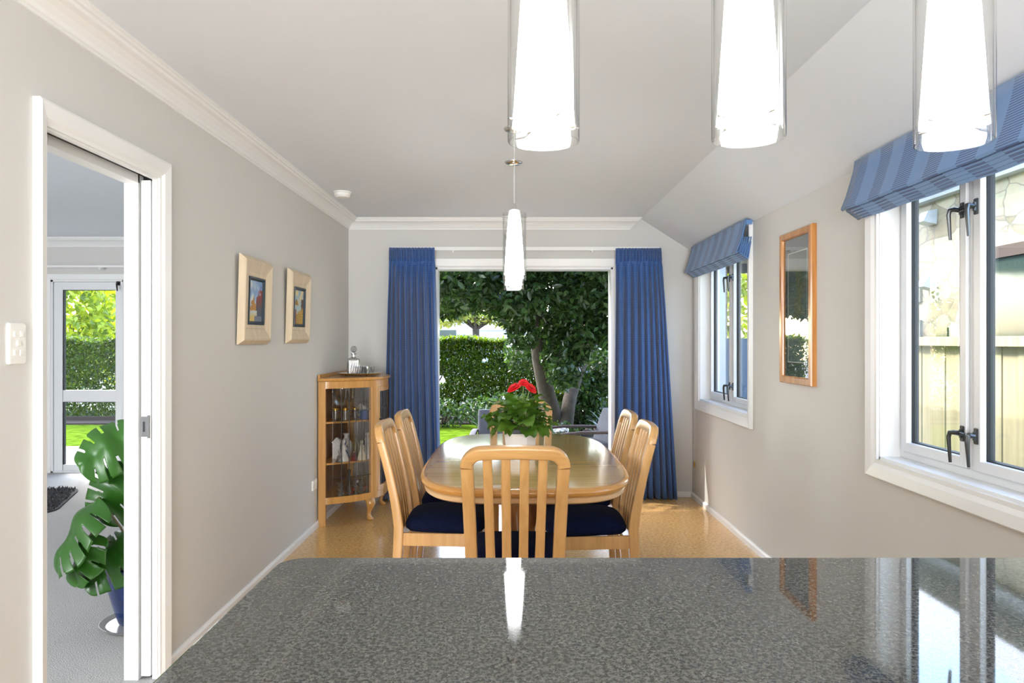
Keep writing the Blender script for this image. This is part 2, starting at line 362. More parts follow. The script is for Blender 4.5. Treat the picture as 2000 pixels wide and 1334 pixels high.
def tag(o, label, cat, group=None, kind=None):
    o['label'] = label; o['category'] = cat
    if group: o['group'] = group
    if kind: o['kind'] = kind
    return o
def thing(name, label, cat, loc=(0, 0, 0), rotz=0, group=None):
    o = bpy.data.objects.new(name, None); C.objects.link(o); o.location = loc; o.rotation_euler = (0, 0, rotz); o.empty_display_size = 0.1
    return tag(o, label, cat, group)
def struct(name, mb=None, mat=None, parent=None, loc=(0, 0, 0), **k):
    if mb is None:
        o = bpy.data.objects.new(name, None); C.objects.link(o); o.location = loc
    else: o = obj(name, mb, mat, parent, **k)
    if parent is None: o['kind'] = 'structure'
    return o
def dup(root, loc, rotz, label=None, group=None):
    r = root.copy(); C.objects.link(r); r.location = loc; r.rotation_euler = (0, 0, rotz)
    if label: r['label'] = label
    if group: r['group'] = group
    for ch in list(root.children):
        c = ch.copy(); C.objects.link(c); c.parent = r
        for g in list(ch.children):
            d = g.copy(); C.objects.link(d); d.parent = c
    return r
def rrect(hw, hd, r, n=3):
    """rounded rectangle in 2D"""
    r = min(r, hw * 0.99, hd * 0.99); p = []
    for cx, cy, a0 in ((hw - r, hd - r, 0), (-hw + r, hd - r, 90), (-hw + r, -hd + r, 180), (hw - r, -hd + r, 270)):
        for i in range(n + 1):
            a = math.radians(a0 + 90 * i / n); p.append((cx + r * math.cos(a), cy + r * math.sin(a)))
    return p
def sweep(mb, path, hw, hd, r, udir=None):
    """path: list of (point, u vector, v vector) ; cross-section rounded rect hw along u, hd along v"""
    rings = []
    for i, (p, u, v) in enumerate(path):
        a = hw[i] if isinstance(hw, (list, tuple)) else hw
        b = hd[i] if isinstance(hd, (list, tuple)) else hd
        rings.append([tuple(Vector(p) + Vector(u) * x + Vector(v) * y) for x, y in rrect(a, b, r)])
    mb.loft(rings); return mb

# ------------------------------------------------------------------ THE SHELL
XL, XR, YB, YF = -1.40, 1.544, 6.36, -6.6
TH = 0.12                # wall thickness
H = 2.38
RX, RZ = 1.105, 2.10     # ceiling ridge x ; height at right wall
struct('floor', MB().box(XL, YF, -0.1, XR, YB + 0.1, 0), 'cork')
struct('floor', MB().box(-6.2, -1.5, -0.1, XL, 7.65, 0), 'carpet')
# ceiling: flat, then sloping down to the right wall
c = MB()
c.loft([[(XL - 0.14, y, H), (RX, y, H), (XR + 0.02, y, RZ - 0.012), (XR + 0.16, y, RZ - 0.012), (XR + 0.16, y, H + 0.25), (XL - 0.14, y, H + 0.25)] for y in (YF - 0.1, YB + 0.14)])
struct('ceiling', c, 'ceil')
struct('ceiling', MB().box(-6.35, -1.6, H, XL - 0.14, 7.80, H + 0.25), 'ceil')

def wall_y(name, x0, x1, y0, y1, z1, holes, mat='wall'):
    """wall running along Y between x0,x1 ; holes (ya,yb,za,zb)"""
    m = MB(); cur = y0
    for ya, yb, za, zb in sorted(holes):
        m.box(x0, cur, 0, x1, ya, z1)
        if za > 0.001: m.box(x0, ya, 0, x1, yb, za)
        m.box(x0, ya, zb, x1, yb, z1); cur = yb
    m.box(x0, cur, 0, x1, y1, z1)
    return struct(name, m, mat)
def wall_x(name, y0, y1, x0, x1, z1, holes, mat='wall'):
    m = MB(); cur = x0
    for xa, xb, za, zb in sorted(holes):
        m.box(cur, y0, 0, xa, y1, z1)
        if za > 0.001: m.box(xa, y0, 0, xb, y1, za)
        m.box(xa, y0, zb, xb, y1, z1); cur = xb
    m.box(cur, y0, 0, x1, y1, z1)
    return struct(name, m, mat)

D_Y0, D_Y1, D_Z = 2.222, 2.925, 1.97          # pocket-door opening
BD_X0, BD_X1, BD_Z = -0.655, 0.865, 1.965     # garden door opening
w1 = (1.63, 3.125, 0.835, 2.02)               # big window (ya,yb,za,zb)
w2 = (4.835, 6.105, 0.845, 2.02)              # small window
wall_y('wall_left', XL - TH, XL, YF, 7.53, H, [(D_Y0 - 0.02, D_Y1 + 0.05, 0, D_Z + 0.03)])
wall_y('wall_right', XR, XR + 0.16, YF, YB, RZ, [w1, w2])
wb = wall_x('wall_back', YB, YB + 0.16, XL, XR, RZ, [(BD_X0, BD_X1, 0, BD_Z)])
m = MB(); m.loft([[(XL, y, RZ), (XR + 0.16, y, RZ), (XR, y, RZ), (RX, y, H), (XL, y, H)] for y in (YB, YB + 0.14)])
struct('wall_back', m, 'wall')
struct('wall_kitchen', MB().box(XL, YF - 0.1, 0, XR, YF, H), 'wall')
# living room beyond the pocket door
struct('wall_far', MB().box(-6.2, 7.53, 0, -4.69, 7.65, H).box(-3.93, 7.53, 0, XL, 7.65, H).box(-4.69, 7.53, 1.955, -3.93, 7.65, H), 'wall')
struct('wall_living', MB().box(-6.32, -1.5, 0, -6.2, 7.65, H), 'wall')
struct('wall_front', MB().box(-6.2, -1.62, 0, XL - TH, -1.5, H), 'wall')

# cornice profile (d from wall, drop from ceiling)
CP = [(0, 0), (0.094, 0), (0.094, 0.006), (0.086, 0.010), (0.084, 0.018), (0.074, 0.020), (0.070, 0.030), (0.052, 0.036), (0.034, 0.050), (0.020, 0.068), (0.014, 0.080), (0.008, 0.082), (0.008, 0.092), (0, 0.092)]
m = MB(); m.loft([[(XL + d, YF, H - z) for d, z in CP], [(XL + d, YB - d, H - z) for d, z in CP]])
struct('trim_1', m, 'trim')
m = MB(); m.loft([[(XL + d, YB - d, H - z) for d, z in CP], [(RX - (0.092 - (0.092 - z)) * 1.0 - 0.004, YB - d, H - z) for d, z in CP]])
struct('trim_2', m, 'trim')
m = MB(); m.loft([[(-6.2, 7.53 - d, H - z) for d, z in CP], [(XL - TH, 7.53 - d, H - z) for d, z in CP]])
struct('trim_3', m, 'trim')
# baseboards
def skirt(name, x0, y0, x1, y1, nx, ny, h=0.045):
    """along segment, thickness toward (nx,ny)"""
    t = 0.014
    pr = [(0, 0), (t, 0), (t, h - 0.012), (t * 0.6, h), (0, h)]
    m = MB(); m.loft([[(x + nx * a, y + ny * a, z) for a, z in pr] for x, y in ((x0, y0), (x1, y1))])
    return struct(name, m, 'trim')
skirt('baseboard_left', XL, 3.02, XL, YB, 1, 0)
skirt('baseboard_left', XL, YF, XL, 2.16, 1, 0)
skirt('baseboard_right', XR, YF, XR, YB, -1, 0)
skirt('baseboard_back', XL, YB, BD_X0 - 0.09, YB, 0, -1)
skirt('baseboard_back', BD_X1 + 0.09, YB, XR, YB, 0, -1)
skirt('baseboard_far', -3.87, 7.53, XL - TH, 7.53, 0, -1)

# architrave helpers
def casing_left():
    """architrave round the pocket door, on the left wall (faces +X)"""
    pr = [(0, 0), (0, 0.022), (0.008, 0.026), (0.05, 0.020), (0.062, 0.012), (0.072, 0.010), (0.072, 0)]   # (distance from outer edge, proud)
    o = dict(y0=2.168, y1=3.005, z=2.047)
    m = MB()
    rings = []
    for k in range(4):
        rg = []
        for a, d in pr:
            x = XL + d
            if k == 0: rg.append((x, o['y0'] + a * 0.72, 0.0))
            if k == 1: rg.append((x, o['y0'] + a * 0.72, o['z'] - a))
            if k == 2: rg.append((x, o['y1'] - a, o['z'] - a))
            if k == 3: rg.append((x, o['y1'] - a, 0.0))
        rings.append(rg)
    m.loft(rings); struct('trim_4', m, 'trim')
casing_left()
# jamb linings: split head and stile of the cavity slider
j = MB()
j.box(XL - 0.018, D_Y1, 0, XL + 0.002, D_Y1 + 0.06, D_Z + 0.04)            # room-side half jamb
j.box(XL - TH - 0.003, D_Y1 - 0.012, 0, XL - 0.067, D_Y1 + 0.052, D_Z + 0.032)   # far half jamb
j.box(XL - TH - 0.003, D_Y0 - 0.022, 0, XL + 0.002, D_Y0 - 0.001, D_Z)
j.box(XL - TH - 0.003, D_Y0 - 0.021, D_Z - 0.018, XL - 0.067, D_Y1, D_Z + 0.032)
j.box(XL - 0.018, D_Y0 - 0.021, D_Z - 0.002, XL + 0.002, D_Y1, D_Z + 0.032)
struct('trim_5', j, 'trim', bevel=0.001)
struct('pocket_gap_shade', MB().box(XL - 0.068, D_Y0, D_Z + 0.015, XL - 0.017, D_Y1 + 0.049, D_Z + 0.031).box(XL - 0.068, D_Y1 + 0.03, 0, XL - 0.017, D_Y1 + 0.049, D_Z + 0.03), 'rubber')  # black strips stand in for the shade inside the door pocket gaps
dr = struct('door_1', loc=(XL - 0.042, D_Y1 + 0.003, 0))
struct('door_leaf', MB().box(-0.019, -0.006, 0.012, 0.019, 0.026, D_Z - 0.005), 'trim', dr, bevel=0.002)
struct('edge_pull', MB().box(-0.016, -0.010, 0.955, 0.008, -0.005, 1.035).box(0.009, -0.014, 0.95, 0.017, -0.004, 1.04), 'steel', dr, bevel=0.001)
struct('pull_slot', MB().box(-0.008, -0.012, 0.975, -0.001, -0.0095, 1.015), 'gunmetal', dr)

# ---- casing round a window in the right wall
def casing_rect_right(name, ya, yb, za, zb):
    """ya..zb are outer edges"""
    pr = [(0, 0), (0, 0.020), (0.006, 0.026), (0.045, 0.020), (0.062, 0.012), (0.078, 0.012), (0.078, 0)]
    m = MB(); rings = []
    for k in range(4):
        rg = []
        for a, d in pr:
            y = ya + a if k in (0, 1) else yb - a
            z = za + a if k in (0, 3) else zb - a
            rg.append((XR - d, y, z))
        rings.append(rg)
    m.loft(rings, loop=True); struct(name, m, 'trim')
casing_rect_right('trim_7', 1.555, 3.20, 0.757, 2.098)
casing_rect_right('trim_8', 4.757, 6.183, 0.767, 2.098)

def handle(parent, y, z, x, side):
    """cockspur handle: plate, neck and hanging lever; side = +1 lever leans to +Y"""
    a = MB(); a.box(x - 0.006, y - 0.011, z - 0.028, x, y + 0.011, z + 0.028)
    a.box(x - 0.012, y - 0.007, z - 0.016, x - 0.004, y + 0.007, z + 0.016)
    h = obj('handle', a, 'gunmetal', parent, bevel=0.002)
    b = MB(); b.tube([(x - 0.008, y, z), (x - 0.03, y, z + 0.004), (x - 0.040, y + side * 0.012, z + 0.002), (x - 0.043, y + side * 0.014, z - 0.014), (x - 0.040, y + side * 0.014, z - 0.06), (x - 0.037, y + side * 0.014, z - 0.105)],
                     [0.009, 0.009, 0.009, 0.008, 0.0065, 0.0055], 8)
    b.tube([(x - 0.014, y - side * 0.002, z), (x - 0.014, y - side * 0.035, z)], [0.007, 0.005], 8)
    obj('lever', b, 'gunmetal', h, smooth=True)
def window_right(name, ya, yb, za, zb, panes, hz):
    """aluminium casement set 8 cm into the reveal"""
    x0, x1 = XR + 0.085, XR + 0.135
    w = struct(name, loc=(0, 0, 0))
    rv = MB()       # painted timber reveal lining
    t = 0.012
    rv.box(XR - 0.001, ya - 0.001, za, XR + 0.16, ya + t, zb); rv.box(XR - 0.001, yb - t, za, XR + 0.16, yb + 0.001, zb)
    rv.box(XR - 0.001, ya, za - 0.001, XR + 0.16, yb, za + t); rv.box(XR - 0.001, ya, zb - t, XR + 0.16, yb, zb + 0.001)
    struct('reveal', rv, 'trim', w)
    ya, yb, za, zb = ya + t, yb - t, za + t, zb - t
    f = MB(); fr = 0.028
    f.box(x0, ya, za, x1, ya + fr, zb); f.box(x0, yb - fr, za, x1, yb, zb)
    f.box(x0, ya + fr, za, x1, yb - fr, za + fr); f.box(x0, ya + fr, zb - fr, x1, yb - fr, zb)
    n = panes; wd = (yb - ya) / n
    for i in range(1, n): f.box(x0, ya + i * wd - 0.018, za + fr, x1, ya + i * wd + 0.018, zb - fr)
    struct('window_frame', f, 'alu', w, bevel=0.001)
    for i in range(n):
        a = ya + i * wd + (fr if i == 0 else 0.018) + 0.004; b = ya + (i + 1) * wd - (fr if i == n - 1 else 0.018) - 0.004
        s = MB(); q = 0.036; X0, X1 = x0 - 0.012, x1 - 0.01
        c0, c1 = za + fr + 0.004, zb - fr - 0.004
        s.box(X0, a, c0, X1, a + q, c1); s.box(X0, b - q, c0, X1, b, c1); s.box(X0, a + q, c0, X1, b - q, c0 + q); s.box(X0, a + q, c1 - q, X1, b - q, c1)
        so = struct('sash', s, 'alu', w, bevel=0.0015)
        g = MB(); e = 0.004
        g.box(x0 + 0.01, a + q, c0 + q, x1 - 0.012, a + q + e, c1 - q); g.box(x0 + 0.01, b - q - e, c0 + q, x1 - 0.012, b - q, c1 - q)
        g.box(x0 + 0.01, a + q, c0 + q, x1 - 0.012, b - q, c0 + q + e); g.box(x0 + 0.01, a + q, c1 - q - e, x1 - 0.012, b - q, c1 - q)
        struct('gasket', g, 'rubber', so)
        struct('pane', MB().box(x0 + 0.016, a + q, c0 + q, x0 + 0.020, b - q, c1 - q), 'glass', so)
        hy = (a + 0.018, 1) if i % 2 == n % 2 else (b - 0.018, -1)
        if n == 3: hy = [(b - 0.018, -1), (b - 0.018, -1), (a + 0.018, 1)][i]
        if n == 2: hy = [(b - 0.018, -1), (a + 0.018, 1)][i]
        for z in hz: handle(so, hy[0], z, X0, hy[1])
    return w
window_right('window_1', *w1, 3, (1.80, 1.00))
window_right('window_2', *w2, 2, (1.80, 1.00))

# garden door opening in back wall: casing, frame
m = MB()
pr = [(0, 0), (0, 0.018), (0.06, 0.014), (0.072, 0.008), (0.072, 0)]
x0, x1, zt = BD_X0 - 0.072, BD_X1 + 0.072, BD_Z + 0.072
rings = [[(x0 + a, YB - d, 0) for a, d in pr], [(x0 + a, YB - d, zt - a) for a, d in pr], [(x1 - a, YB - d, zt - a) for a, d in pr], [(x1 - a, YB - d, 0) for a, d in pr]]
m.loft(rings); struct('trim_9', m, 'trim')
d3 = struct('door_2')
f = MB()
f.box(BD_X0, YB - 0.006, 0, BD_X0 + 0.018, YB + 0.17, BD_Z); f.box(BD_X1 - 0.018, YB - 0.006, 0, BD_X1, YB + 0.17, BD_Z)
f.box(BD_X0, YB - 0.006, BD_Z - 0.018, BD_X1, YB + 0.17, BD_Z); f.box(BD_X0, YB, -0.02, BD_X1, YB + 0.17, 0.012)
struct('door_frame', f, 'alu', d3, bevel=0.001)
# the open leaves, folded back flat outside on both sides
for sx, xx in ((-1, BD_X0 + 0.0), (1, BD_X1 - 0.0)):
    a0, a1 = (xx - 0.76, xx - 0.02) if sx < 0 else (xx + 0.02, xx + 0.76)
    y0, y1 = YB + 0.19, YB + 0.225
    lf = MB(); q = 0.075
    lf.box(a0, y0, 0.02, a0 + q, y1, BD_Z - 0.03); lf.box(a1 - q, y0, 0.02, a1, y1, BD_Z - 0.03)
    for za, zb in ((0.02, 0.12), (0.76, 0.84), (BD_Z - 0.11, BD_Z - 0.03)): lf.box(a0 + q, y0, za, a1 - q, y1, zb)
    lo = struct('door_leaf', lf, 'alu', d3, bevel=0.002)
    for za, zb in ((0.12, 0.76), (0.84, BD_Z - 0.11)): struct('pane', MB().box(a0 + q, y0 + 0.015, za, a1 - q, y0 + 0.02, zb), 'glass', lo)
    hg = MB()
    for z in (0.3, 1.0, 1.7): hg.tube([(a1 + 0.01 if sx < 0 else a0 - 0.01, y0 - 0.006, z - 0.05), (a1 + 0.01 if sx < 0 else a0 - 0.01, y0 - 0.006, z + 0.05)], 0.008, 8)
    struct('hinge', hg, 'alu', lo)

# far living-room glazed door
m = MB(); Yf = 7.53
x0, x1, zt = -4.69 - 0.06, -3.93 + 0.06, 2.012
rings = [[(x0 + a, Yf - d, 0) for a, d in pr], [(x0 + a, Yf - d, zt - a * 0.8) for a, d in pr], [(x1 - a, Yf - d, zt - a * 0.8) for a, d in pr], [(x1 - a, Yf - d, 0) for a, d in pr]]
m.loft(rings); struct('trim_10', m, 'trim')
d4 = struct('door_3')
f = MB()
f.box(-4.69, Yf - 0.002, 0, -4.655, Yf + 0.12, 1.955); f.box(-3.955, Yf - 0.002, 0, -3.93, Yf + 0.12, 1.955); f.box(-4.69, Yf - 0.002, 1.935, -3.93, Yf + 0.12, 1.955); f.box(-4.69, Yf - 0.002, 0, -3.93, Yf + 0.12, 0.015)
struct('door_frame', f, 'alu', d4, bevel=0.001)
lf = MB(); a0, a1 = -4.65, -3.958; y0, y1 = Yf + 0.005, Yf + 0.045
lf.box(a0, y0, 0.02, a0 + 0.09, y1, 1.93); lf.box(a1 - 0.065, y0, 0.02, a1, y1, 1.93)
for za, zb in ((0.02, 0.08), (0.717, 0.836), (1.855, 1.93)): lf.box(a0 + 0.09, y0, za, a1 - 0.065, y1, zb)
lo = struct('door_leaf', lf, 'alu', d4, bevel=0.002)
for za, zb in ((0.08, 0.717), (0.836, 1.855)):
    struct('pane', MB().box(a0 + 0.09, y0 + 0.018, za, a1 - 0.065, y0 + 0.023, zb), 'glass', lo)
    g = MB(); e = 0.006
    g.box(a0 + 0.09, y0 + 0.005, za, a0 + 0.09 + e * 2, y1 - 0.004, zb); g.box(a0 + 0.09, y0 + 0.01, zb - e, a1 - 0.065, y1 - 0.004, zb)
    struct('gasket', g, 'rubber', lo)
hh = MB(); hh.box(-4.01, y0 - 0.012, 1.90, -3.975, y0, 1.94); hh.tube([(-3.99, y0 - 0.014, 1.92), (-3.992, y0 - 0.04, 1.915), (-3.985, y0 - 0.04, 1.84)], [0.009, 0.009, 0.006], 8)
struct('door_handle', hh, 'rubber', lo)
rd = thing('curtain_rod', 'pale curtain rod over the glazed door in the carpeted living room', 'curtain rod', (-4.3, Yf - 0.07, 2.085))
obj('rod', MB().box(-1.2, -0.008, -0.011, 1.2, 0.008, 0.011), 'trim', rd, bevel=0.002)
for bx in (-0.43, 0.16): obj('bracket', MB().box(bx - 0.012, -0.01, -0.03, bx + 0.012, 0.07, -0.012), 'trim', rd, bevel=0.002)

# ------------------------------------------------------------------ kitchen bench in the foreground
ct = thing('kitchen_bench', 'polished grey speckled granite bench top in the foreground, rounded left corner', 'bench', (0, 0, 0))
out = []
cx0, cx1, cy0, cy1, r = -0.435, 1.53, 0.74, 1.412, 0.05
for (cx, cy, a0, rr) in ((cx1 - 0.005, cy1 - 0.005, 0, 0.005), (cx0 + r, cy1 - r, 90, r), (cx0 + r, cy0 + r, 180, r), (cx1 - 0.005, cy0 + 0.005, 270, 0.005)):
    for i in range(9): a = math.radians(a0 + 90 * i / 8); out.append((cx + rr * math.cos(a), cy + rr * math.sin(a)))
def off(outl, d):
    n = len(outl); res = []
    for i in range(n):
        a = Vector(outl[i - 1]); b = Vector(outl[(i + 1) % n]); t = (b - a).normalized(); nrm = Vector((t.y, -t.x)); p = Vector(outl[i]) - nrm * d
        res.append((p.x, p.y))
    return res
rings = []
for d, z in ((0.006, 0.880), (0.0, 0.886), (0.0, 0.914), (0.0015, 0.918), (0.005, 0.920)): rings.append([(x, y, z) for x, y in off(out, d)])
m = MB(); m.loft(rings); obj('bench_top', m, 'granite', ct)
obj('cabinet_body', MB().box(-0.33, 0.80, 0.09, 1.53, 1.36, 0.88), 'kitchen', ct, bevel=0.003)
obj('plinth', MB().box(-0.30, 0.86, 0.0, 1.53, 1.30, 0.09), 'greyplastic', ct)

# ------------------------------------------------------------------ pendants
def make_pendant(label):
    t = thing('pendant_lamp', label, 'pendant lamp', (0, 0, 0), 0, None)
    sh = MB(); n = 40
    prof = [(0.0495, 0.030), (0.0475, 0.06), (0.0435, 0.13), (0.039, 0.20), (0.034, 0.27), (0.030, 0.325), (0.026, 0.345), (0.018, 0.35)]
    inner = [(r - 0.003, z + (0.0 if i == 0 else -0.001)) for i, (r, z) in enumerate(prof)]
    sh.lathe(prof + [(0.015, 0.347)] + list(reversed(inner)), n, cap=False)
    sh.lathe([(0.0465, 0.034), (0.0455, 0.035)], n)
    obj('opal_shade', sh, 'opal', t, smooth=True)
    g = MB(); ro, ri = 0.058, 0.0545
    ring = [(ri, 0.002), (ri + 0.001, 0.0), (ro - 0.001, 0.0), (ro, 0.002), (ro, 0.330), (ro - 0.001, 0.332), (ri + 0.001, 0.332), (ri, 0.330)]
    g.loft([[(r_ * math.cos(2*PI*j/48), r_ * math.sin(2*PI*j/48), z) for j in range(48)] for r_, z in ring], cap=False, loop=True)
    obj('glass_sleeve', g, 'lampglass', t, smooth=True)
    p = MB()
    p.lathe([(0.019, 0.342), (0.019, 0.352), (0.009, 0.356), (0.009, 0.372), (0.006, 0.38)], 20)
    obj('cap', p, 'chrome', t, smooth=True)
    for k in range(4):
        a = 0.4 + k * PI / 2; ca, sa = math.cos(a), math.sin(a)
        obj('pin', MB().tube([(0.024 * ca, 0.024 * sa, 0.315), (0.066 * ca, 0.066 * sa, 0.315)], 0.0016, 8), 'chrome', t)
        obj('clip', MB().tube([(0.047 * ca, 0.047 * sa, 0.031), (0.060 * ca, 0.060 * sa, 0.031)], 0.0022, 8), 'chrome', t)
    return t
CORD = {}
def pend_place(t, x, y, z):
    t.location = (x, y, z); top = H - z
    obj('flex', MB().tube([(0, 0, 0.375), (0, 0, top - 0.015)], 0.0016, 6), 'wire', t)
    obj('ceiling_rose', MB().lathe([(0.004, top - 0.032), (0.007, top - 0.024), (0.03, top - 0.020), (0.048, top - 0.011), (0.054, top - 0.002), (0.054, top)], 32), 'chrome', t, smooth=True)
p0 = make_pendant('glowing glass pendant over the bench, leftmost of the three big ones')
pend_place(p0, 0.051, 1.20, 1.652)
PG = 'conical glass pendant lamps'
p0['group'] = PG
def newp(label, x, y, z):
    r = p0.copy(); C.objects.link(r); r['label'] = label
    for ch in base_children:
        c_ = ch.copy(); C.objects.link(c_); c_.parent = r
    pend_place(r, x, y, z)
base_children = [ch for ch in p0.children if not (ch.name.startswith('flex') or ch.name.startswith('ceiling_rose'))]
newp('glowing glass pendant over the bench, middle of the three big ones', 0.382, 1.20, 1.657)
newp('glowing glass pendant over the bench, rightmost and overlapping the blue blind', 0.708, 1.19, 1.648)
newp('glowing glass pendant over the dining table, nearer of the two there', 0.012, 3.66, 1.630)
newp('glowing glass pendant over the dining table, farther one poking out below', 0.010, 4.34, 1.630)

# ------------------------------------------------------------------ dining table
TZ = 0.76
def table_outline(inset=0.0, n=96, hw=0.468, hl=0.878):
    p = []
    for i in range(n):
        a = 2 * PI * i / n; ca, sa = math.cos(a), math.sin(a)
        e = 2 / 3.9
        x = (hw - inset) * math.copysign(abs(ca) ** e, ca); y = (hl - inset) * math.copysign(abs(sa) ** e, sa)
        p.append((x, y))
    return p
TX, TY = 0.056, 3.735
tb = thing('dining_table', 'long honey-coloured extending dining table with rounded corners and glossy top', 'table', (TX, TY, 0))
def slab(zs, n=96):
    m = MB(); m.loft([[(x, y, z) for x, y in table_outline(i, n)] for i, z in zs]); return m
obj('tabletop', slab([(0.022, TZ - 0.004), (0.021, TZ - 0.0005), (0.024, TZ)]), 'table_wood', tb, smooth=True)
obj('edge_band', slab([(0.03, TZ - 0.034), (0.010, TZ - 0.033), (0.003, TZ - 0.026), (0.0, TZ - 0.017), (0.003, TZ - 0.009), (0.011, TZ - 0.003), (0.0205, TZ - 0.0012), (0.03, TZ - 0.003)]), 'table_edge', tb, smooth=True)
obj('apron', slab([(0.04, TZ - 0.064), (0.024, TZ - 0.063), (0.016, TZ - 0.057), (0.014, TZ - 0.041), (0.020, TZ - 0.0345)]), 'apron', tb, smooth=True)
pd = MB(); pd.lathe([(0.10, 0.20), (0.10, 0.23), (0.07, 0.26), (0.055, 0.32), (0.062, 0.40), (0.082, 0.50), (0.088, 0.56), (0.07, 0.61), (0.06, 0.63), (0.11, 0.69), (0.11, 0.697)], 32)
obj('pedestal', pd, 'pedestal', tb, smooth=True)
for a in (40, 140, 220, 320):
    a = math.radians(a); d = Vector((math.cos(a) * 0.5, math.sin(a), 0)).normalized(); s = Vector((-d.y, d.x, 0))
    m = MB(); path = []
    for q, z in ((0.05, 0.24), (0.16, 0.20), (0.30, 0.11), (0.42, 0.055), (0.50, 0.04)):
        path.append((Vector((0, 0, z)) + d * q, s, Vector((0, 0, 1))))
    sweep(m, path, [0.03, 0.03, 0.026, 0.024, 0.022], [0.04, 0.045, 0.035, 0.028, 0.04], 0.012)
    obj('leg', m, 'pedestal', tb, smooth=True)

# ------------------------------------------------------------------ dining chairs (local: faces +Y, back at y=0)
CH = 0.937
def byz(z):
    """y of the back at height z: upright leg, leaning above the seat"""
    if z < 0.44: return -0.03 * (0.44 - z) / 0.44
    t = (z - 0.44) / (CH - 0.44); return -0.02 * t - 0.085 * t ** 1.5
def bdir(z):
    d = Vector((0, byz(z + 0.01) - byz(z - 0.01), 0.02)).normalized(); return d
def make_chair():
    t = thing('dining_chair', '', 'dining chair', (0, 0, 0), 0, 'dining chairs round the table')
    # posts
    for s in (-1, 1):
        path = []; zs = [0, 0.1, 0.25, 0.38, 0.46, 0.54, 0.62, 0.70, 0.78, 0.857]
        for z in zs:
            f = max(0, (z - 0.44) / (CH - 0.44)); x = s * (0.166 + 0.018 * f)
            d = bdir(z); path.append(((x, byz(z), z), (1, 0, 0), Vector((0, d.z, -d.y))))
        m = MB(); sweep(m, path, 0.0235, [0.016, 0.018, 0.021, 0.023, 0.023, 0.022, 0.021, 0.020, 0.0195, 0.019], 0.006)
        obj('back_post', m, 'chair_wood', t, smooth=True)
    # top rail: arch with rounded corners
    path = []; R = 0.058; ztop = CH - 0.023; xo = 0.1835
    pts = [(-xo, 0.859), (-xo, ztop - R)]
    for i in range(1, 9):
        a = PI - (PI / 2) * i / 8; pts.append((-xo + R + R * math.cos(a), ztop - R + R * math.sin(a) - 0.004 * 0))
    for i in range(1, 8):
        x = -xo + R + (2 * xo - 2 * R) * i / 8; pts.append((x, ztop + 0.004 * math.sin(PI * i / 8)))
    for i in range(0, 9):
        a = PI / 2 - (PI / 2) * i / 8; pts.append((xo - R + R * math.cos(a), ztop - R + R * math.sin(a)))
    pts.append((xo, 0.859))
    for i, (x, z) in enumerate(pts):
        a = Vector(pts[max(i - 1, 0)]); b = Vector(pts[min(i + 1, len(pts) - 1)]); tg = (b - a).normalized()
        nx, nz = -tg.y, tg.x
        yy = byz(z); dd = bdir(z)
        path.append(((x, yy - 0.006 * (1 - (x / xo) ** 2), z), Vector((nx, dd.y * nz / max(dd.z, .1), nz)).normalized(), Vector((0, 1, 0)) if abs(nz) < .5 else Vector((0, dd.z, -dd.y))))
    m = MB(); sweep(m, path, [0.0245 if abs(abs(x) - xo) > 0.002 else 0.024 for x, z in pts], 0.0195, 0.009)
    obj('top_rail', m, 'chair_wood_h', t, smooth=True)
    for x in (-0.106, -0.036, 0.036, 0.106):
        path = []
        for z in (0.44, 0.50, 0.56, 0.63, 0.70, 0.77, 0.84, ztop - 0.012):
            f = (z - 0.44) / (CH - 0.44); xx = x * (0.88 + 0.12 * f); d = bdir(z)
            path.append(((xx, byz(z) - 0.002, z), (1, 0, 0), Vector((0, d.z, -d.y))))
        m = MB(); sweep(m, path, [0.019, 0.0185, 0.018, 0.018, 0.018, 0.018, 0.0175, 0.0175], 0.0085, 0.004)
        obj('slat', m, 'chair_wood', t, smooth=True)
    # seat rails
    obj('seat_rail', MB().box(-0.146, -0.010, 0.372, 0.146, 0.012, 0.44), 'chair_wood_h', t, bevel=0.003)
    obj('seat_rail', MB().box(-0.175, 0.368, 0.372, 0.175, 0.39, 0.432), 'chair_wood_h', t, bevel=0.003)
    for s in (-1, 1):
        m = MB(); m.loft([[(s * (0.178 + 0.012 * q), y, z) for q, z in ((-1, 0.372), (0, 0.372), (0, 0.432), (-1, 0.432))] if False else
                          [(s * xo_, y, z) for xo_, z in ((x_ - 0.022, 0.372), (x_, 0.372), (x_, 0.432), (x_ - 0.022, 0.432))] for y, x_ in ((0.018, 0.187), (0.372, 0.210))])
        obj('seat_rail', m, 'chair_wood', t, bevel=0.003)
        path = [((s * (0.190 + 0.0 * z), 0.38, z), (1, 0, 0), (0, 1, 0)) for z in (0, 0.15, 0.3, 0.431)]
        m = MB(); sweep(m, path, [0.017, 0.019, 0.021, 0.022], [0.017, 0.019, 0.021, 0.022], 0.006)
        obj('leg', m, 'chair_wood', t, smooth=True)
    # cushion
    rings = []
    def seat_out(ins, z, n=40):
        r = []
        for i in range(n):
            a = 2 * PI * i / n; ca, sa = math.cos(a), math.sin(a); e = 2 / 5.5
            u = math.copysign(abs(ca) ** e, ca); v = math.copysign(abs(sa) ** e, sa)
            y = 0.212 + v * (0.192 - ins); hw = 0.198 + 0.022 * v
            r.append((u * (hw - ins), y, z))
        return r
    for ins, z in ((0.012, 0.433), (0.0, 0.445), (-0.002, 0.462), (0.006, 0.480), (0.025, 0.496), (0.06, 0.510), (0.11, 0.519), (0.16, 0.522)):
        rings.append(seat_out(ins, z))
    m = MB(); m.loft(rings); obj('seat_cushion', m, 'seat', t, smooth=True, sharp=80)
    return t
ch0 = make_chair()
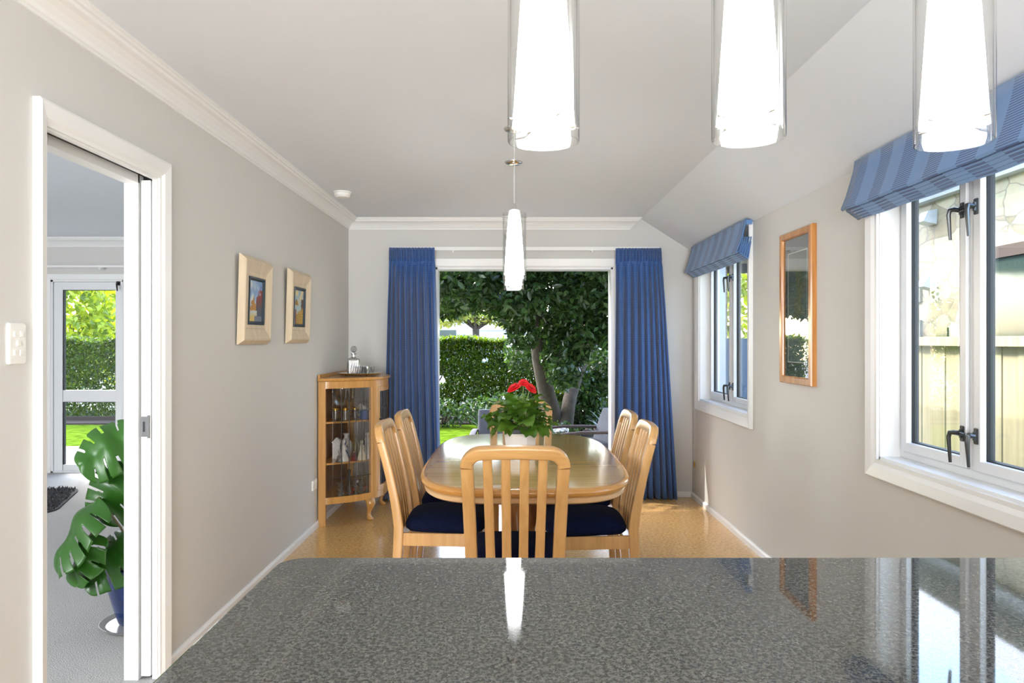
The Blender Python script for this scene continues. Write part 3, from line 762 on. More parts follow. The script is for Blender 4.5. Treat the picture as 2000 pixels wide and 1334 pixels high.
chairs = [(0.012, 2.868, 0, 'slat-back dining chair in front, its back to the bench'),
          (0.058, 4.780, PI, 'slat-back dining chair at the far end, behind the potted flowers'),
          (-0.530, 3.665, -PI / 2, 'slat-back dining chair on the left side of the table, nearer the bench'),
          (-0.515, 4.170, -PI / 2, 'slat-back dining chair on the left side of the table, nearer the curtain'),
          (0.560, 3.610, PI / 2, 'slat-back dining chair on the right side of the table, nearer the bench'),
          (0.560, 4.170, PI / 2, 'slat-back dining chair on the right side of the table, nearer the curtain')]
for i, (x, y, rz, lb) in enumerate(chairs):
    if i == 0: ch0.location = (x, y, 0); ch0['label'] = lb
    else: dup(ch0, (x, y, 0), rz, lb)

# ------------------------------------------------------------------ gerbera on the table
GX, GY = 0.042, 3.74
pt = thing('potted_gerbera', 'red gerbera plant with broad green leaves in a white eight-sided pot on the dining table', 'potted plant', (GX, GY, TZ))
n = 8; a0 = PI / 8
def octa(r, z): return [(r * math.cos(a0 + 2*PI*j/n), r * math.sin(a0 + 2*PI*j/n), z) for j in range(n)]
m = MB(); m.loft([octa(0.072, 0.0), octa(0.074, 0.004), octa(0.087, 0.104), octa(0.089, 0.108), octa(0.089, 0.113), octa(0.083, 0.113), octa(0.080, 0.100), octa(0.068, 0.012)])
obj('pot', m, 'pot_white', pt)
obj('inner_pot', MB().lathe([(0.055, 0.012), (0.068, 0.10), (0.070, 0.132), (0.066, 0.132), (0.063, 0.115), (0.0, 0.115)], 24, cap=False), 'greyplastic', pt, smooth=True)
obj('soil', MB().lathe([(0.062, 0.112), (0.060, 0.118), (0.03, 0.121), (0.001, 0.122)], 20), 'soil', pt)
def leaf_blade(L, Wd, lobes=4, droop=0.5, fold=0.25, n=12, seed=0, cup=0.0):
    """wavy-edged leaf growing along +X from the origin, in local coords"""
    R = random.Random(seed); rows = []
    for i in range(n + 1):
        t = i / n
        w = Wd * (math.sin(PI * min(1, t ** 0.9)) ** 0.5) * (1 + 0.16 * math.sin(2 * PI * lobes * t + seed)) * (1 if t < .98 else 0.2) if 0 < t < 1 else 0.003
        ang = droop * t; x = L * t * math.cos(ang * 0.6); z = -L * t * t * droop * 0.6
        row = []
        for s in (-1, -0.55, 0, 0.55, 1):
            row.append((x + 0.12 * w * abs(s), s * w, z + fold * w * abs(s) + 0.11 * L * math.sin(15 * t + seed + 2 * s) * abs(s) + cup * s * s * w))
        rows.append(row)
    v = [p for r in rows for p in r]; f = []
    for i in range(n):
        for j_ in range(4): f.append((i * 5 + j_, (i + 1) * 5 + j_, (i + 1) * 5 + j_ + 1, i * 5 + j_ + 1))
    return v, f
R = random.Random(5)
leaf_specs = []
for ring, (cnt, elev, L, zb) in enumerate(((10, 0.0, 0.11, 0.145), (12, 0.25, 0.125, 0.15), (12, 0.55, 0.12, 0.17), (9, 0.85, 0.115, 0.18), (6, 1.15, 0.11, 0.18))):
    for k in range(cnt):
        leaf_specs.append((2 * PI * (k + 0.37 * ring) / cnt + R.uniform(-.2, .2), elev + R.uniform(-.15, .2), L * R.uniform(.85, 1.15), zb))
for i, (az, el, L, zb) in enumerate(leaf_specs):
    r0 = 0.025 + 0.028 * math.cos(el)
    v, f = leaf_blade(L, 0.038 * R.uniform(.85, 1.15), 5, R.uniform(0.4, 1.0), 0.15, seed=i)
    mt = Matrix.Translation((r0 * math.cos(az) * 1.2, r0 * math.sin(az) * 1.2, zb + 0.03 * max(0, el))) @ Matrix.Rotation(az, 4, 'Z') @ Matrix.Rotation(-el, 4, 'Y') @ Matrix.Rotation(R.uniform(-.5, .5), 4, 'X')
    m = MB(); m.add([mt @ Vector(p) for p in v], f); lo = obj('leaf', m, 'gerbera_leaf', pt, smooth=True, sharp=80)
    obj('leaf_stalk', MB().tube([(r0 * 0.3 * math.cos(az), r0 * 0.3 * math.sin(az), 0.118), (r0 * math.cos(az) * 1.2, r0 * math.sin(az) * 1.2, zb + 0.03 * max(0, el))], 0.002, 6), 'stalk', lo)
def gerbera(cx, cy, cz, nrm, r, base):
    nrm = Vector(nrm).normalized(); q = nrm.to_track_quat('Z', 'Y').to_matrix().to_4x4(); mt = Matrix.Translation((cx, cy, cz)) @ q
    m = MB()
    for ring, (cnt, rr, z, up) in enumerate(((17, r, 0.0, 0.10), (14, r * 0.8, 0.004, 0.25), (11, r * 0.55, 0.008, 0.5))):
        for k in range(cnt):
            a = 2 * PI * (k + 0.5 * ring) / cnt; ca, sa = math.cos(a), math.sin(a); w = rr * 0.19
            vs = []
            for t_, ww in ((0.12, 0.4), (0.5, 0.9), (0.85, 1.0), (1.0, 0.45)):
                x_ = rr * t_; zz = z + up * rr * t_ - 0.15 * rr * t_ * t_
                for s in (-1, 0, 1): vs.append((x_ * ca - s * w * ww * sa, x_ * sa + s * w * ww * ca, zz + (0.002 if s == 0 else 0)))
            fs = []
            for i in range(3):
                for j_ in range(2): fs.append((i*3+j_, (i+1)*3+j_, (i+1)*3+j_+1, i*3+j_+1))
            m.add([mt @ Vector(p) for p in vs], fs)
    fo = obj('flower', m, 'petal', pt)
    e = MB(); e.lathe([(0.009, 0.0), (0.010, 0.005), (0.006, 0.010), (0.001, 0.011)], 14); e.xform(mt); obj('flower_eye', e, 'flower_eye', fo)
    back = Vector((cx, cy, cz)) - nrm * 0.012
    obj('flower_stem', MB().tube([base, (base[0] * .5 + back.x * .5, base[1] * .5 + back.y * .5, base[2] * .4 + back.z * .6), tuple(back), (cx, cy, cz)], [0.003, 0.0028, 0.003, 0.005], 7), 'stalk', fo)
gerbera(-0.031, -0.03, 0.338, (-0.45, -0.25, 0.85), 0.040, (0.0, 0, 0.12))
gerbera(0.052, -0.02, 0.335, (0.55, -0.35, 0.75), 0.036, (0.01, 0, 0.12))
gerbera(0.018, -0.01, 0.362, (0.15, -0.5, 0.80), 0.028, (0.005, 0.01, 0.12))

# ------------------------------------------------------------------ curtains
def curtain(label, x0t, x1t, x0b, x1b, flip, y0, z0, z1, seed):
    """pinch-pleated curtain; the pleats bunch on the outer side (flip)"""
    t = thing('curtain', label, 'curtain', (0.5 * (x0t + x1t), y0, 0), 0, 'curtains of the garden door')
    R = random.Random(seed); nf = 9; nu = 260; ox = 0.5 * (x0t + x1t)
    zs = [z1, z1 - 0.03, z1 - 0.07, z1 - 0.10, z1 - 0.115, z1 - 0.13, z1 - 0.16] + [z1 - 0.16 - (z1 - 0.16 - z0) * k / 22 for k in range(1, 23)]
    amp = [R.uniform(0.6, 1.2) for _ in range(nf + 2)]
    rows = []
    for z in zs:
        vv = (z1 - z) / (z1 - z0); row = []
        for i in range(nu + 1):
            u = i / nu
            w = u ** 1.55 if not flip else 1 - (1 - u) ** 1.55      # bunched at one side
            ua = u
            x = (x0t + (x1t - x0t) * w) * (1 - vv) + (x0b + (x1b - x0b) * (0.45 * w + 0.55 * u)) * vv
            ph = ua * nf * 2 * PI; k = int(ua * nf)
            s = math.sin(ph)
            if z > z1 - 0.115: a = 0.013; wv = abs(math.sin(ph * 2)) ** 0.6 * math.copysign(1, math.sin(ph * 2))
            elif z > z1 - 0.14: a = 0.005; wv = s
            else:
                g = min(1, (z1 - 0.13 - z) / 0.35); a = (0.012 + 0.048 * g) * amp[k]; wv = s + 0.25 * math.sin(2 * ph + seed + vv * 1.2)
            y = a * wv + 0.012 * vv * math.sin(ph * 0.5 + seed)
            x += 0.004 * math.cos(ph) * (1 if z < z1 - 0.13 else 0.3)
            row.append((x - ox, y, z))
        rows.append(row)
    m = MB(); v = [p for r in rows for p in r]; k = nu + 1
    f = [(i * k + j_, i * k + j_ + 1, (i + 1) * k + j_ + 1, (i + 1) * k + j_) for i in range(len(rows) - 1) for j_ in range(nu)]
    m.add(v, f); obj('curtain_cloth', m, 'curtain', t, smooth=True, solid=0.0025, sharp=80)
    return t
curtain('dark blue floor-length pleated curtain left of the garden door, behind the glass cabinet', -1.035, -0.655, -1.10, -0.60, False, 6.262, 0.006, 2.122, 1)
curtain('bright blue floor-length pleated curtain right of the garden door', 0.875, 1.255, 0.855, 1.385, True, 6.262, 0.006, 2.117, 4)
rd = thing('curtain_rod', 'cream flat curtain rod running above the garden door between the curtains', 'curtain rod', (0.11, 6.300, 2.118))
obj('rod', MB().box(-1.14, -0.006, -0.015, 1.14, 0.006, 0.015), 'trim', rd, bevel=0.002)
for bx in (-0.61, 0.57): obj('bracket', MB().box(bx - 0.012, 0.0, -0.018, bx + 0.012, 0.06, -0.008).box(bx - 0.006, -0.006, -0.032, bx + 0.006, 0.002, -0.012), 'trim', rd, bevel=0.001)

# ------------------------------------------------------------------ roman blinds
def roman(label, y0, y1, grp):
    ym = 0.5 * (y0 + y1); L = (y1 - y0) / 2
    t = thing('roman_blind', label, 'roman blind', (1.50, ym, 2.0), 0, grp)
    obj('headrail', MB().box(-0.004, -L + 0.004, 0.080, 0.034, L - 0.004, 0.108), 'blind', t)
    def sheet(name, pr, par=t, yy=L, th=0.003):
        m = MB(); ny = 24
        rings = [[(x + 0.004 * math.sin(j_ * 1.3) * (1 if k > 0 else 0), -yy + 2 * yy * j_ / ny, z - 0.003 * math.sin(PI * j_ / ny) * (k > 0)) for k, (x, z) in enumerate(pr)] for j_ in range(ny + 1)]
        m.loft(rings, cap=False, closed=False); return obj(name, m, 'blind', par, smooth=True, solid=th, sharp=60)
    sheet('front_fold', [(-0.006, 0.115), (-0.012, 0.07), (-0.026, 0.02), (-0.044, -0.04), (-0.066, -0.095), (-0.060, -0.102), (-0.045, -0.085), (-0.03, -0.03), (-0.022, 0.03)])
    for k in range(4):
        dx = 0.014 * (k + 1); dz = -0.010 * (k + 1)
        sheet('fold', [(-0.022 + dx * 0.9, 0.0), (-0.036 + dx, -0.04), (-0.058 + dx, -0.092 + dz), (-0.048 + dx, -0.100 + dz), (-0.030 + dx, -0.03)])
    return t
BG = 'blue striped roman blinds on the right wall'
roman('blue striped roman blind raised over the big window, behind the rightmost pendant', 1.57, 3.235, BG)
roman('small blue striped roman blind raised over the narrow window by the back wall', 4.735, 6.175, BG)
bc = thing('blind_cord', 'white beaded blind cord hanging beside the narrow window in the corner', 'cord', (1.522, 6.20, 0))
obj('cord', MB().tube([(0, 0, 1.93), (0.001, 0, 1.3), (0.0, 0, 0.33)], 0.0018, 6).tube([(0.012, 0.006, 1.16), (0.013, 0.006, 0.6), (0.004, 0.002, 0.34)], 0.0014, 6), 'cord', bc)
obj('cleat', MB().tube([(0.02, -0.002, 1.11), (0.006, -0.002, 1.14), (0.004, -0.002, 1.19)], 0.005, 8).tube([(0.02, -0.002, 1.13), (0.006, -0.002, 1.10), (0.004, -0.002, 1.07)], 0.004, 8), 'plastic', bc)
obj('weight', MB().lathe([(0.003, 0.335), (0.007, 0.325), (0.008, 0.29), (0.004, 0.28)], 12), 'brass', bc, smooth=True)

# ------------------------------------------------------------------ wall fittings
sw = thing('light_switch', 'white five-rocker light switch plate on the wall left of the doorway', 'light switch', (XL, 2.09, 1.324))
def platebox(hy, hz, t=0.010):
    m = MB(); m.loft([[(x, y, z) for y, z in rrect(hy - i, hz - i, 0.006)] for x, i in ((0, 0), (t * 0.6, 0), (t, 0.003))]); return m
obj('plate', platebox(0.036, 0.058), 'plastic', sw)
for dy, dz in ((-0.012, 0.026), (0.012, 0.026), (0.0, 0.0), (-0.012, -0.026), (0.012, -0.026)):
    obj('rocker', MB().loft([[(0.0095, dy + y, dz + z) for y, z in rrect(0.0075, 0.0085, 0.002)], [(0.014, dy + y, dz + z * 0.9 + 0.001) for y, z in rrect(0.0068, 0.008, 0.002)]]), 'plastic', sw)
so = thing('power_socket', 'white double power socket low on the left wall beside the glass cabinet', 'power socket', (XL, 5.245, 0.318))
obj('plate', platebox(0.057, 0.036), 'plastic', so)
for dy in (-0.03, 0.03):
    obj('outlet_switch', MB().box(0.0095, dy - 0.007, 0.012, 0.013, dy + 0.007, 0.024), 'plastic', so, bevel=0.001)
    obj('pin_slots', MB().box(0.0095, dy - 0.008, -0.006, 0.0103, dy - 0.006, 0.004).box(0.0095, dy + 0.006, -0.006, 0.0103, dy + 0.008, 0.004).box(0.0095, dy - 0.001, -0.020, 0.0103, dy + 0.001, -0.012), 'rubber', so)
sm = thing('smoke_alarm', 'small round white smoke alarm on the ceiling near the left cornice', 'smoke alarm', (-1.19, 5.21, H))
obj('base', MB().lathe([(0.062, 0), (0.064, -0.008), (0.058, -0.012)], 32), 'plastic', sm, smooth=True)
obj('cover', MB().lathe([(0.056, -0.011), (0.056, -0.028), (0.046, -0.040), (0.02, -0.043), (0.001, -0.043)], 32), 'plastic', sm, smooth=True)

# ------------------------------------------------------------------ pictures
def painted(name, w, h, fn, parent, loc_fn, nx=60, nz=68):
    me = bpy.data.meshes.new(name); vs = []; cols = []
    for j_ in range(nz + 1):
        for i in range(nx + 1):
            u, v = i / nx, j_ / nz; vs.append(loc_fn((u - 0.5) * w, (v - 0.5) * h)); cols.append(lin(fn(u, v)))
    f = [(j_ * (nx + 1) + i, j_ * (nx + 1) + i + 1, (j_ + 1) * (nx + 1) + i + 1, (j_ + 1) * (nx + 1) + i) for j_ in range(nz) for i in range(nx)]
    me.from_pydata(vs, [], f); a = me.color_attributes.new('Col', 'FLOAT_COLOR', 'POINT')
    a.data.foreach_set('color', [c_ for q in cols for c_ in q]); me.materials.append(M['painting']); me.update()
    o = bpy.data.objects.new(name, me); return link(o, parent)
from mathutils import noise
def nz_(u, v, s, k=0): return noise.noise(Vector((u * s, v * s, k)))
def mixc(a, b, t): t = max(0, min(1, t)); return tuple(a[i] * (1 - t) + b[i] * t for i in range(3))
def art1(u, v):
    n1 = nz_(u, v, 14, 1); n2 = nz_(u, v, 34, 2); n0 = nz_(u, v, 5, 3)
    c = mixc((120, 156, 205), (214, 220, 222), 0.45 + 1.1 * n0 + (0.4 - u) * 0.8)
    cliff = 0.60 - 1.1 * abs(u - 0.36) + 0.12 * n1
    if v < max(0.27, cliff) and u < 0.62 and v > 0.24: c = mixc((216, 170, 76), (160, 96, 50), 0.5 + 1.4 * n2)
    if u > 0.56 + 0.05 * n1 and v < 0.68 + 0.3 * n1 + 0.1 * math.sin(9 * u): c = mixc((150, 60, 44), (82, 92, 104), (0.62 - v) * 3 + n2)
    if v < 0.26 + 0.04 * n1 and u < 0.62: c = mixc((206, 214, 210), (220, 190, 110), (0.22 - v) * 9 + n2)
    if v < 0.14 and u > 0.45: c = mixc((84, 110, 168), (150, 140, 120), 0.5 + 2 * n2)
    return c
def art2(u, v):
    n1 = nz_(u, v, 14, 7); n2 = nz_(u, v, 34, 8); n0 = nz_(u, v, 5, 9)
    c = mixc((150, 184, 214), (236, 216, 160), 0.5 + n0 + (u - 0.5) * 0.6)
    if v < 0.56: c = mixc((150, 190, 208), (206, 214, 204), 0.5 + 1.6 * n2)
    if 0.55 < v < 0.72 + 0.03 * n1 - 1.2 * (u - 0.3) ** 2 * 4 and 0.1 < u < 0.75: c = mixc((196, 150, 60), (120, 96, 44), 0.5 + 2 * n2)
    if u > 0.78 + 0.05 * n1 and v < 0.75: c = mixc((120, 70, 40), (70, 66, 48), 0.5 + 2 * n2)
    if v < 0.34 + 0.25 * (u - 0.4) + 0.12 * n1: c = mixc((208, 164, 62), (92, 92, 60), 0.6 + 1.8 * n2 - u * 0.8)
    if v < 0.42 + 0.1 * n1 and u < 0.3: c = mixc((176, 56, 50), (84, 70, 80), 0.5 + 2 * n2)
    return c
def frame_loop(mb, W2, H2, prof):
    """prof (inset, proud); picture on the left wall facing +X; local y,z"""
    rings = []
    for sy, sz in ((-1, -1), (1, -1), (1, 1), (-1, 1)):
        rings.append([(d, sy * (W2 - a), sz * (H2 - a)) for a, d in prof])
    mb.loft(rings, loop=True); return mb
def left_pic(label, y0, y1, z0, z1, fn):
    t = thing('framed_painting', label, 'painting', (XL + 0.004, (y0 + y1) / 2, z0)); hh = (z1 - z0) / 2; hw = (y1 - y0) / 2
    t.rotation_euler = (0, math.radians(1.6), 0)
    def off_(mb): return mb.xform(Matrix.Translation((0, 0, hh)))
    obj('frame', off_(frame_loop(MB(), hw, hh, [(0, 0.004), (0.0, 0.010), (0.022, 0.034), (0.030, 0.036), (0.082, 0.020), (0.086, 0.022), (0.104, 0.020), (0.108, 0.012), (0.108, 0.004)])), 'pale_wood', t)
    obj('dark_slip', off_(frame_loop(MB(), hw - 0.106, hh - 0.106, [(0, 0.006), (0, 0.024), (0.008, 0.026), (0.018, 0.014), (0.018, 0.006)])), M['slip'], t)
    painted('canvas', 2 * (hw - 0.122), 2 * (hh - 0.122), fn, t, lambda a, b: (0.013, a, b + hh))
    obj('backing', off_(MB().box(0.003, -hw + 0.02, -hh + 0.02, 0.009, hw - 0.02, hh - 0.02)), 'pale_wood', t)
M['slip'] = plain('dark_green_blue_slip', (36, 54, 66), 0.3)
left_pic('pale-framed oil painting of yellow cliffs, nearer of two on the left wall', 3.752, 4.212, 1.315, 1.778, art1)
left_pic('pale-framed oil painting of a headland over water, by the back corner', 4.555, 5.015, 1.320, 1.783, art2)

rp = thing('framed_print', 'tall amber wooden framed print under glass, between the two right-hand windows', 'picture', (XR, 3.985, 1.10))
m = MB(); hw, hh = 0.225, 0.415
rings = [[(-d, sy * (hw - a), hh + sz * (hh - a)) for a, d in [(0, 0.0), (0, 0.024), (0.006, 0.030), (0.034, 0.030), (0.040, 0.024), (0.042, 0.010), (0.042, 0.0)]] for sy, sz in ((-1, -1), (1, -1), (1, 1), (-1, 1))]
m.loft(rings, loop=True); obj('frame', m, 'pic_wood', rp)
M['mount'] = plain('slate_mount_board', (70, 84, 92), 0.8); M['line'] = plain('white_mount_line', (222, 222, 214), 0.7)
obj('mount', MB().box(-0.012, -hw + 0.035, 0.035, -0.004, hw - 0.035, 2 * hh - 0.035), 'mount', rp)
ln = MB(); iy, iz = 0.135, 0.300
rings = [[(-d, sy * (iy - a), hh + sz * (iz - a)) for a, d in [(0, 0.0122), (0, 0.0135), (0.005, 0.0135), (0.005, 0.0122)]] for sy, sz in ((-1, -1), (1, -1), (1, 1), (-1, 1))]
ln.loft(rings, loop=True); obj('mount_line', ln, 'line', rp)
def art3(u, v):
    n1 = nz_(u, v, 10, 21); n2 = nz_(u, v, 26, 22)
    c = mixc((66, 96, 110), (90, 100, 96), v + n1)
    if abs(u - 0.5 - 0.12 * math.sin(7 * v)) < 0.18 + 0.1 * n1 and 0.2 < v < 0.9: c = mixc((120, 118, 84), (60, 84, 70), 0.5 + 1.6 * n2)
    return c
painted('print', 2 * (iy - 0.006), 2 * (iz - 0.006), art3, rp, lambda a, b: (-0.0126, a, b + hh), 30, 60)
M['picglass'] = glass_thin('picture_glass', (1, 1, 1), 1.5, 1.52, 0.0, 0.03)
obj('glass', MB().box(-0.018, -hw + 0.041, 0.041, -0.0165, hw - 0.041, 2 * hh - 0.041), 'picglass', rp)

# ------------------------------------------------------------------ bow-front china cabinet
CBX, CBY = -1.392, 5.80; CW = 0.47
def bow(y, ins=0.0):
    t = min(1, abs(y) / CW); return 0.05 + 0.365 * (1 - t ** 2.8) - ins
cb = thing('china_cabinet', 'honey wood bow-front display cabinet with leaded glass, cabriole feet, in the left corner', 'cabinet', (CBX, CBY, 0))
def bowpts(ya, yb, ins=0, n=16): return [(bow(ya + (yb - ya) * i / n, ins), ya + (yb - ya) * i / n) for i in range(n + 1)]
def bow_board(z0, z1, over=0.0, over_y=0.0, n=40):
    pts = [(bow(y) + over, y * (1 + over_y)) for y in [-CW + 2 * CW * i / n for i in range(n + 1)]]
    o = [(0.0, -CW * (1 + over_y))] + pts + [(0.0, CW * (1 + over_y))]
    return o
def band(m, ya, yb, ins, th, z0, z1, n=14):
    a = bowpts(ya, yb, ins, n); b = bowpts(ya, yb, ins + th, n)
    m.loft([[(p[0], p[1], z0), (p[0], p[1], z1), (q[0], q[1], z1), (q[0], q[1], z0)] for p, q in zip(a, b)]); return m
tp = MB(); oo = [bow_board(0, 0, d, d / CW) for d in (0.004, 0.014, 0.016, 0.012)]
tp.loft([[(x, y, z) for x, y in o_] for o_, z in zip(oo, (1.040, 1.046, 1.056, 1.064))]); obj('top_board', tp, 'cab_wood', cb, smooth=True)
obj('gallery', MB().box(0.0, -CW - 0.008, 1.064, 0.014, CW + 0.008, 1.092), 'cab_wood', cb, bevel=0.003)
obj('back_panel', MB().box(0.0, -CW + 0.01, 0.157, 0.008, CW - 0.01, 1.04), 'cab_back', cb)
bt = MB(); o_ = bow_board(0, 0, -0.018, -0.02); bt.prism(o_, 0.16, 0.20); obj('base_board', bt, 'cab_wood', cb)
rl = MB(); band(rl, -CW + 0.002, CW - 0.002, 0.0, 0.022, 0.157, 0.205, 40); obj('bottom_rail', rl, 'cab_wood', cb, smooth=True)
rl = MB(); band(rl, -CW + 0.002, CW - 0.002, 0.0, 0.022, 0.99, 1.041, 40); obj('top_rail', rl, 'cab_wood', cb, smooth=True)
for s in (-1, 1):
    obj('post', MB().box(0.0, s * CW, 0.0 if s < 0 else 0.0, 0.052, s * (CW - 0.03), 1.04), 'cab_wood', cb, bevel=0.002)
    st = MB(); ya, yb = sorted((s * 0.255, s * 0.202)); band(st, ya, yb, 0.0, 0.024, 0.204, 0.992, 4); obj('stile', st, 'cab_wood', cb)
    # cabriole foot
    x0, y0 = bow(0.25) - 0.03, s * 0.25; dv = Vector((0.45, s * 0.55, 0)).normalized(); m = MB(); path = []
    for q, z in ((0.0, 0.165), (0.012, 0.15), (0.028, 0.125), (0.020, 0.095), (0.002, 0.06), (-0.002, 0.035), (0.012, 0.018), (0.022, 0.010), (0.020, 0.0)):
        path.append(((x0 + dv.x * q, y0 + dv.y * q, z), dv, Vector((-dv.y, dv.x, 0))))
    w_ = [0.036, 0.040, 0.036, 0.026, 0.016, 0.016, 0.024, 0.026, 0.020]
    sweep(m, path, w_, w_, 0.2); obj('leg', m, 'cab_wood', cb, smooth=True, sharp=80)
# leaded glass panels and door
def panel(name, ya, yb, par):
    g = MB(); band(g, ya, yb, 0.010, 0.002, 0.204, 0.991, 16); go = obj(name, g, 'cabglass', par, smooth=True)
    l = MB(); nb = max(2, round(abs(yb - ya) / 0.032))
    for i in range(1, nb):
        y = ya + (yb - ya) * i / nb; x = bow(y, 0.010); l.box(x - 0.003, y - 0.0016, 0.205, x + 0.002, y + 0.0016, 0.99)
    for z in (0.341, 0.826): band(l, ya, yb, 0.0085, 0.005, z - 0.0016, z + 0.0016, 16)
    obj('leading', l, 'lead', go)
panel('side_glass', -0.442, -0.255, cb); panel('side_glass', 0.255, 0.442, cb)
df = MB(); ya, yb = -0.200, 0.200
band(df, ya, yb, -0.002, 0.020, 0.207, 0.245, 16); band(df, ya, yb, -0.002, 0.020, 0.955, 0.989, 16); band(df, ya, ya + 0.022, -0.002, 0.02, 0.24, 0.96, 3); band(df, yb - 0.022, yb, -0.002, 0.02, 0.24, 0.96, 3)
do = obj('door', df, 'cab_wood', cb)
g = MB(); band(g, ya + 0.02, yb - 0.02, 0.010, 0.002, 0.243, 0.957, 16); go = obj('door_glass', g, 'cabglass', do, smooth=True)
l = MB()
for i in range(1, 12):
    y = ya + 0.02 + (yb - ya - 0.04) * i / 12; x = bow(y, 0.010); l.box(x - 0.003, y - 0.0016, 0.244, x + 0.002, y + 0.0016, 0.956)
for z in (0.341, 0.826): band(l, ya + 0.02, yb - 0.02, 0.0085, 0.005, z - 0.0016, z + 0.0016, 16)
obj('leading', l, 'lead', do)
for z in (0.70, 0.745):
    x = bow(-0.188); obj('door_knob', MB().tube([(x, -0.188, z), (x + 0.014, -0.194, z), (x + 0.022, -0.197, z)], [0.003, 0.004, 0.007], 10), 'rubber', do)
for z in (0.735, 0.437):
    sh = MB(); sh.prism(bow_board(0, 0, -0.030, -0.03), z, z + 0.012); obj('shelf', sh, 'cab_wood', cb)

# ---- things in and on the cabinet
def at_cab(x, y, z): return (CBX + x, CBY + y, z)
def single(name, mb, mat, label, cat, loc, group=None, smooth=True, rotz=0, kids=()):
    o = obj(name, mb, mat, None, smooth=smooth, loc=loc, sharp=50); o.rotation_euler = (0, 0, rotz); tag(o, label, cat, group)
    for kn, km, kmat in kids: obj(kn, km, kmat, o, smooth=True)
    return o
Z1, Z2, Z3 = 0.747, 0.449, 0.200
def tumbler(h, r): return MB().lathe([(r * 0.75, 0), (r * 0.8, 0.004), (r, h), (r - 0.0015, h), (r * 0.8 - 0.002, 0.010), (0.001, 0.009)], 20, cap=False)
ORD = ['first', 'second', 'third', 'fourth', 'fifth', 'sixth', 'seventh', 'eighth', 'ninth', 'tenth', 'eleventh', 'twelfth', 'thirteenth']
gl = None
for i, (x, y) in enumerate([(0.10, -0.36), (0.17, -0.345), (0.075, -0.29), (0.15, -0.275), (0.22, -0.255), (0.215, -0.20)]):
    if gl is None:
        gl = single('drinking_glass', tumbler(0.085, 0.026), 'crystal', 'leftmost gold-rimmed glass in the row on the cabinet top shelf', 'glass', at_cab(x, y, Z1), 'gold-rimmed glasses on the top shelf',
                    kids=(('gold_rim', MB().lathe([(0.0265, 0.078), (0.0268, 0.086), (0.024, 0.086), (0.024, 0.078)], 20, cap=False), 'gold'),))
    else: dup(gl, at_cab(x, y, Z1), 0, f'{ORD[i]} gold-rimmed glass in the row on the cabinet top shelf, counted from the left')
gob = None
for i, (x, y) in enumerate([(0.10, -0.17), (0.14, -0.09), (0.12, 0.0), (0.10, 0.09)]):
    if gob is None:
        gob = single('goblet', MB().lathe([(0.034, 0), (0.034, 0.003), (0.006, 0.010), (0.005, 0.11), (0.02, 0.125), (0.040, 0.165), (0.042, 0.225), (0.0405, 0.225), (0.038, 0.166), (0.001, 0.128)], 22, cap=False), 'crystal',
                     'leftmost tall clear goblet at the back of the cabinet top shelf', 'glass', at_cab(x, y, Z1), 'stemmed goblets on the top shelf')
    else: dup(gob, at_cab(x, y, Z1), 0, f'{ORD[i]} tall clear goblet from the left at the back of the cabinet top shelf')
single('mug', MB().lathe([(0.026, 0), (0.030, 0.004), (0.031, 0.066), (0.028, 0.066), (0.027, 0.008), (0.001, 0.008)], 20, cap=False), 'delft', 'blue and white mug on the cabinet top shelf beside the basket dish', 'mug', at_cab(0.285, -0.24, Z1),
       kids=(('handle', MB().tube([(-0.030, 0, 0.052), (-0.046, 0, 0.048), (-0.050, 0, 0.034), (-0.044, 0, 0.018), (-0.030, 0, 0.015)], 0.004, 8), 'delft'),))
bk = MB()
bk.lathe([(0.030, 0), (0.034, 0.002), (0.052, 0.058), (0.054, 0.062), (0.050, 0.062), (0.032, 0.008), (0.001, 0.006)], 24, cap=False)
for k in range(24):
    a = 2 * PI * k / 24; bk.tube([(0.034 * math.cos(a), 0.034 * math.sin(a), 0.004), (0.0535 * math.cos(a + .25), 0.0535 * math.sin(a + .25), 0.058)], 0.0016, 5)
single('basket_dish', bk, 'cream', 'cream woven porcelain basket dish at the front of the cabinet top shelf', 'bowl', at_cab(0.300, -0.12, Z1))
single('tureen', MB().lathe([(0.034, 0), (0.036, 0.004), (0.062, 0.03), (0.066, 0.055), (0.064, 0.058), (0.05, 0.075), (0.02, 0.088), (0.012, 0.098), (0.001, 0.102)], 26), 'porcelain', 'white lidded porcelain tureen behind the basket dish on the cabinet top shelf', 'dish', at_cab(0.22, -0.04, Z1))
def bell(s=1.0): return MB().lathe([(r * s, z * s) for r, z in ((0.028, 0), (0.026, 0.004), (0.019, 0.02), (0.014, 0.042), (0.006, 0.050), (0.005, 0.062), (0.009, 0.070), (0.007, 0.080), (0.001, 0.083))], 20)
def lady(s=1.0):
    m = MB().lathe([(r * s, z * s) for r, z in ((0.036, 0), (0.038, 0.006), (0.026, 0.045), (0.013, 0.075), (0.016, 0.092), (0.017, 0.104), (0.007, 0.112), (0.006, 0.118), (0.011, 0.126), (0.012, 0.134), (0.007, 0.143), (0.001, 0.145))], 18)
    for q in (-1, 1): m.tube([(0.0, q * 0.016 * s, 0.104 * s), (0.012 * s, q * 0.022 * s, 0.088 * s), (0.020 * s, q * 0.008 * s, 0.078 * s)], [0.006 * s, 0.005 * s, 0.004 * s], 7)
    return m
def vase(s=1.0): return MB().lathe([(r * s, z * s) for r, z in ((0.020, 0), (0.022, 0.004), (0.036, 0.04), (0.038, 0.065), (0.024, 0.095), (0.013, 0.11), (0.013, 0.125), (0.020, 0.135), (0.017, 0.135), (0.009, 0.112), (0.001, 0.105))], 20, cap=False)
FG = 'figurines on the middle shelf'
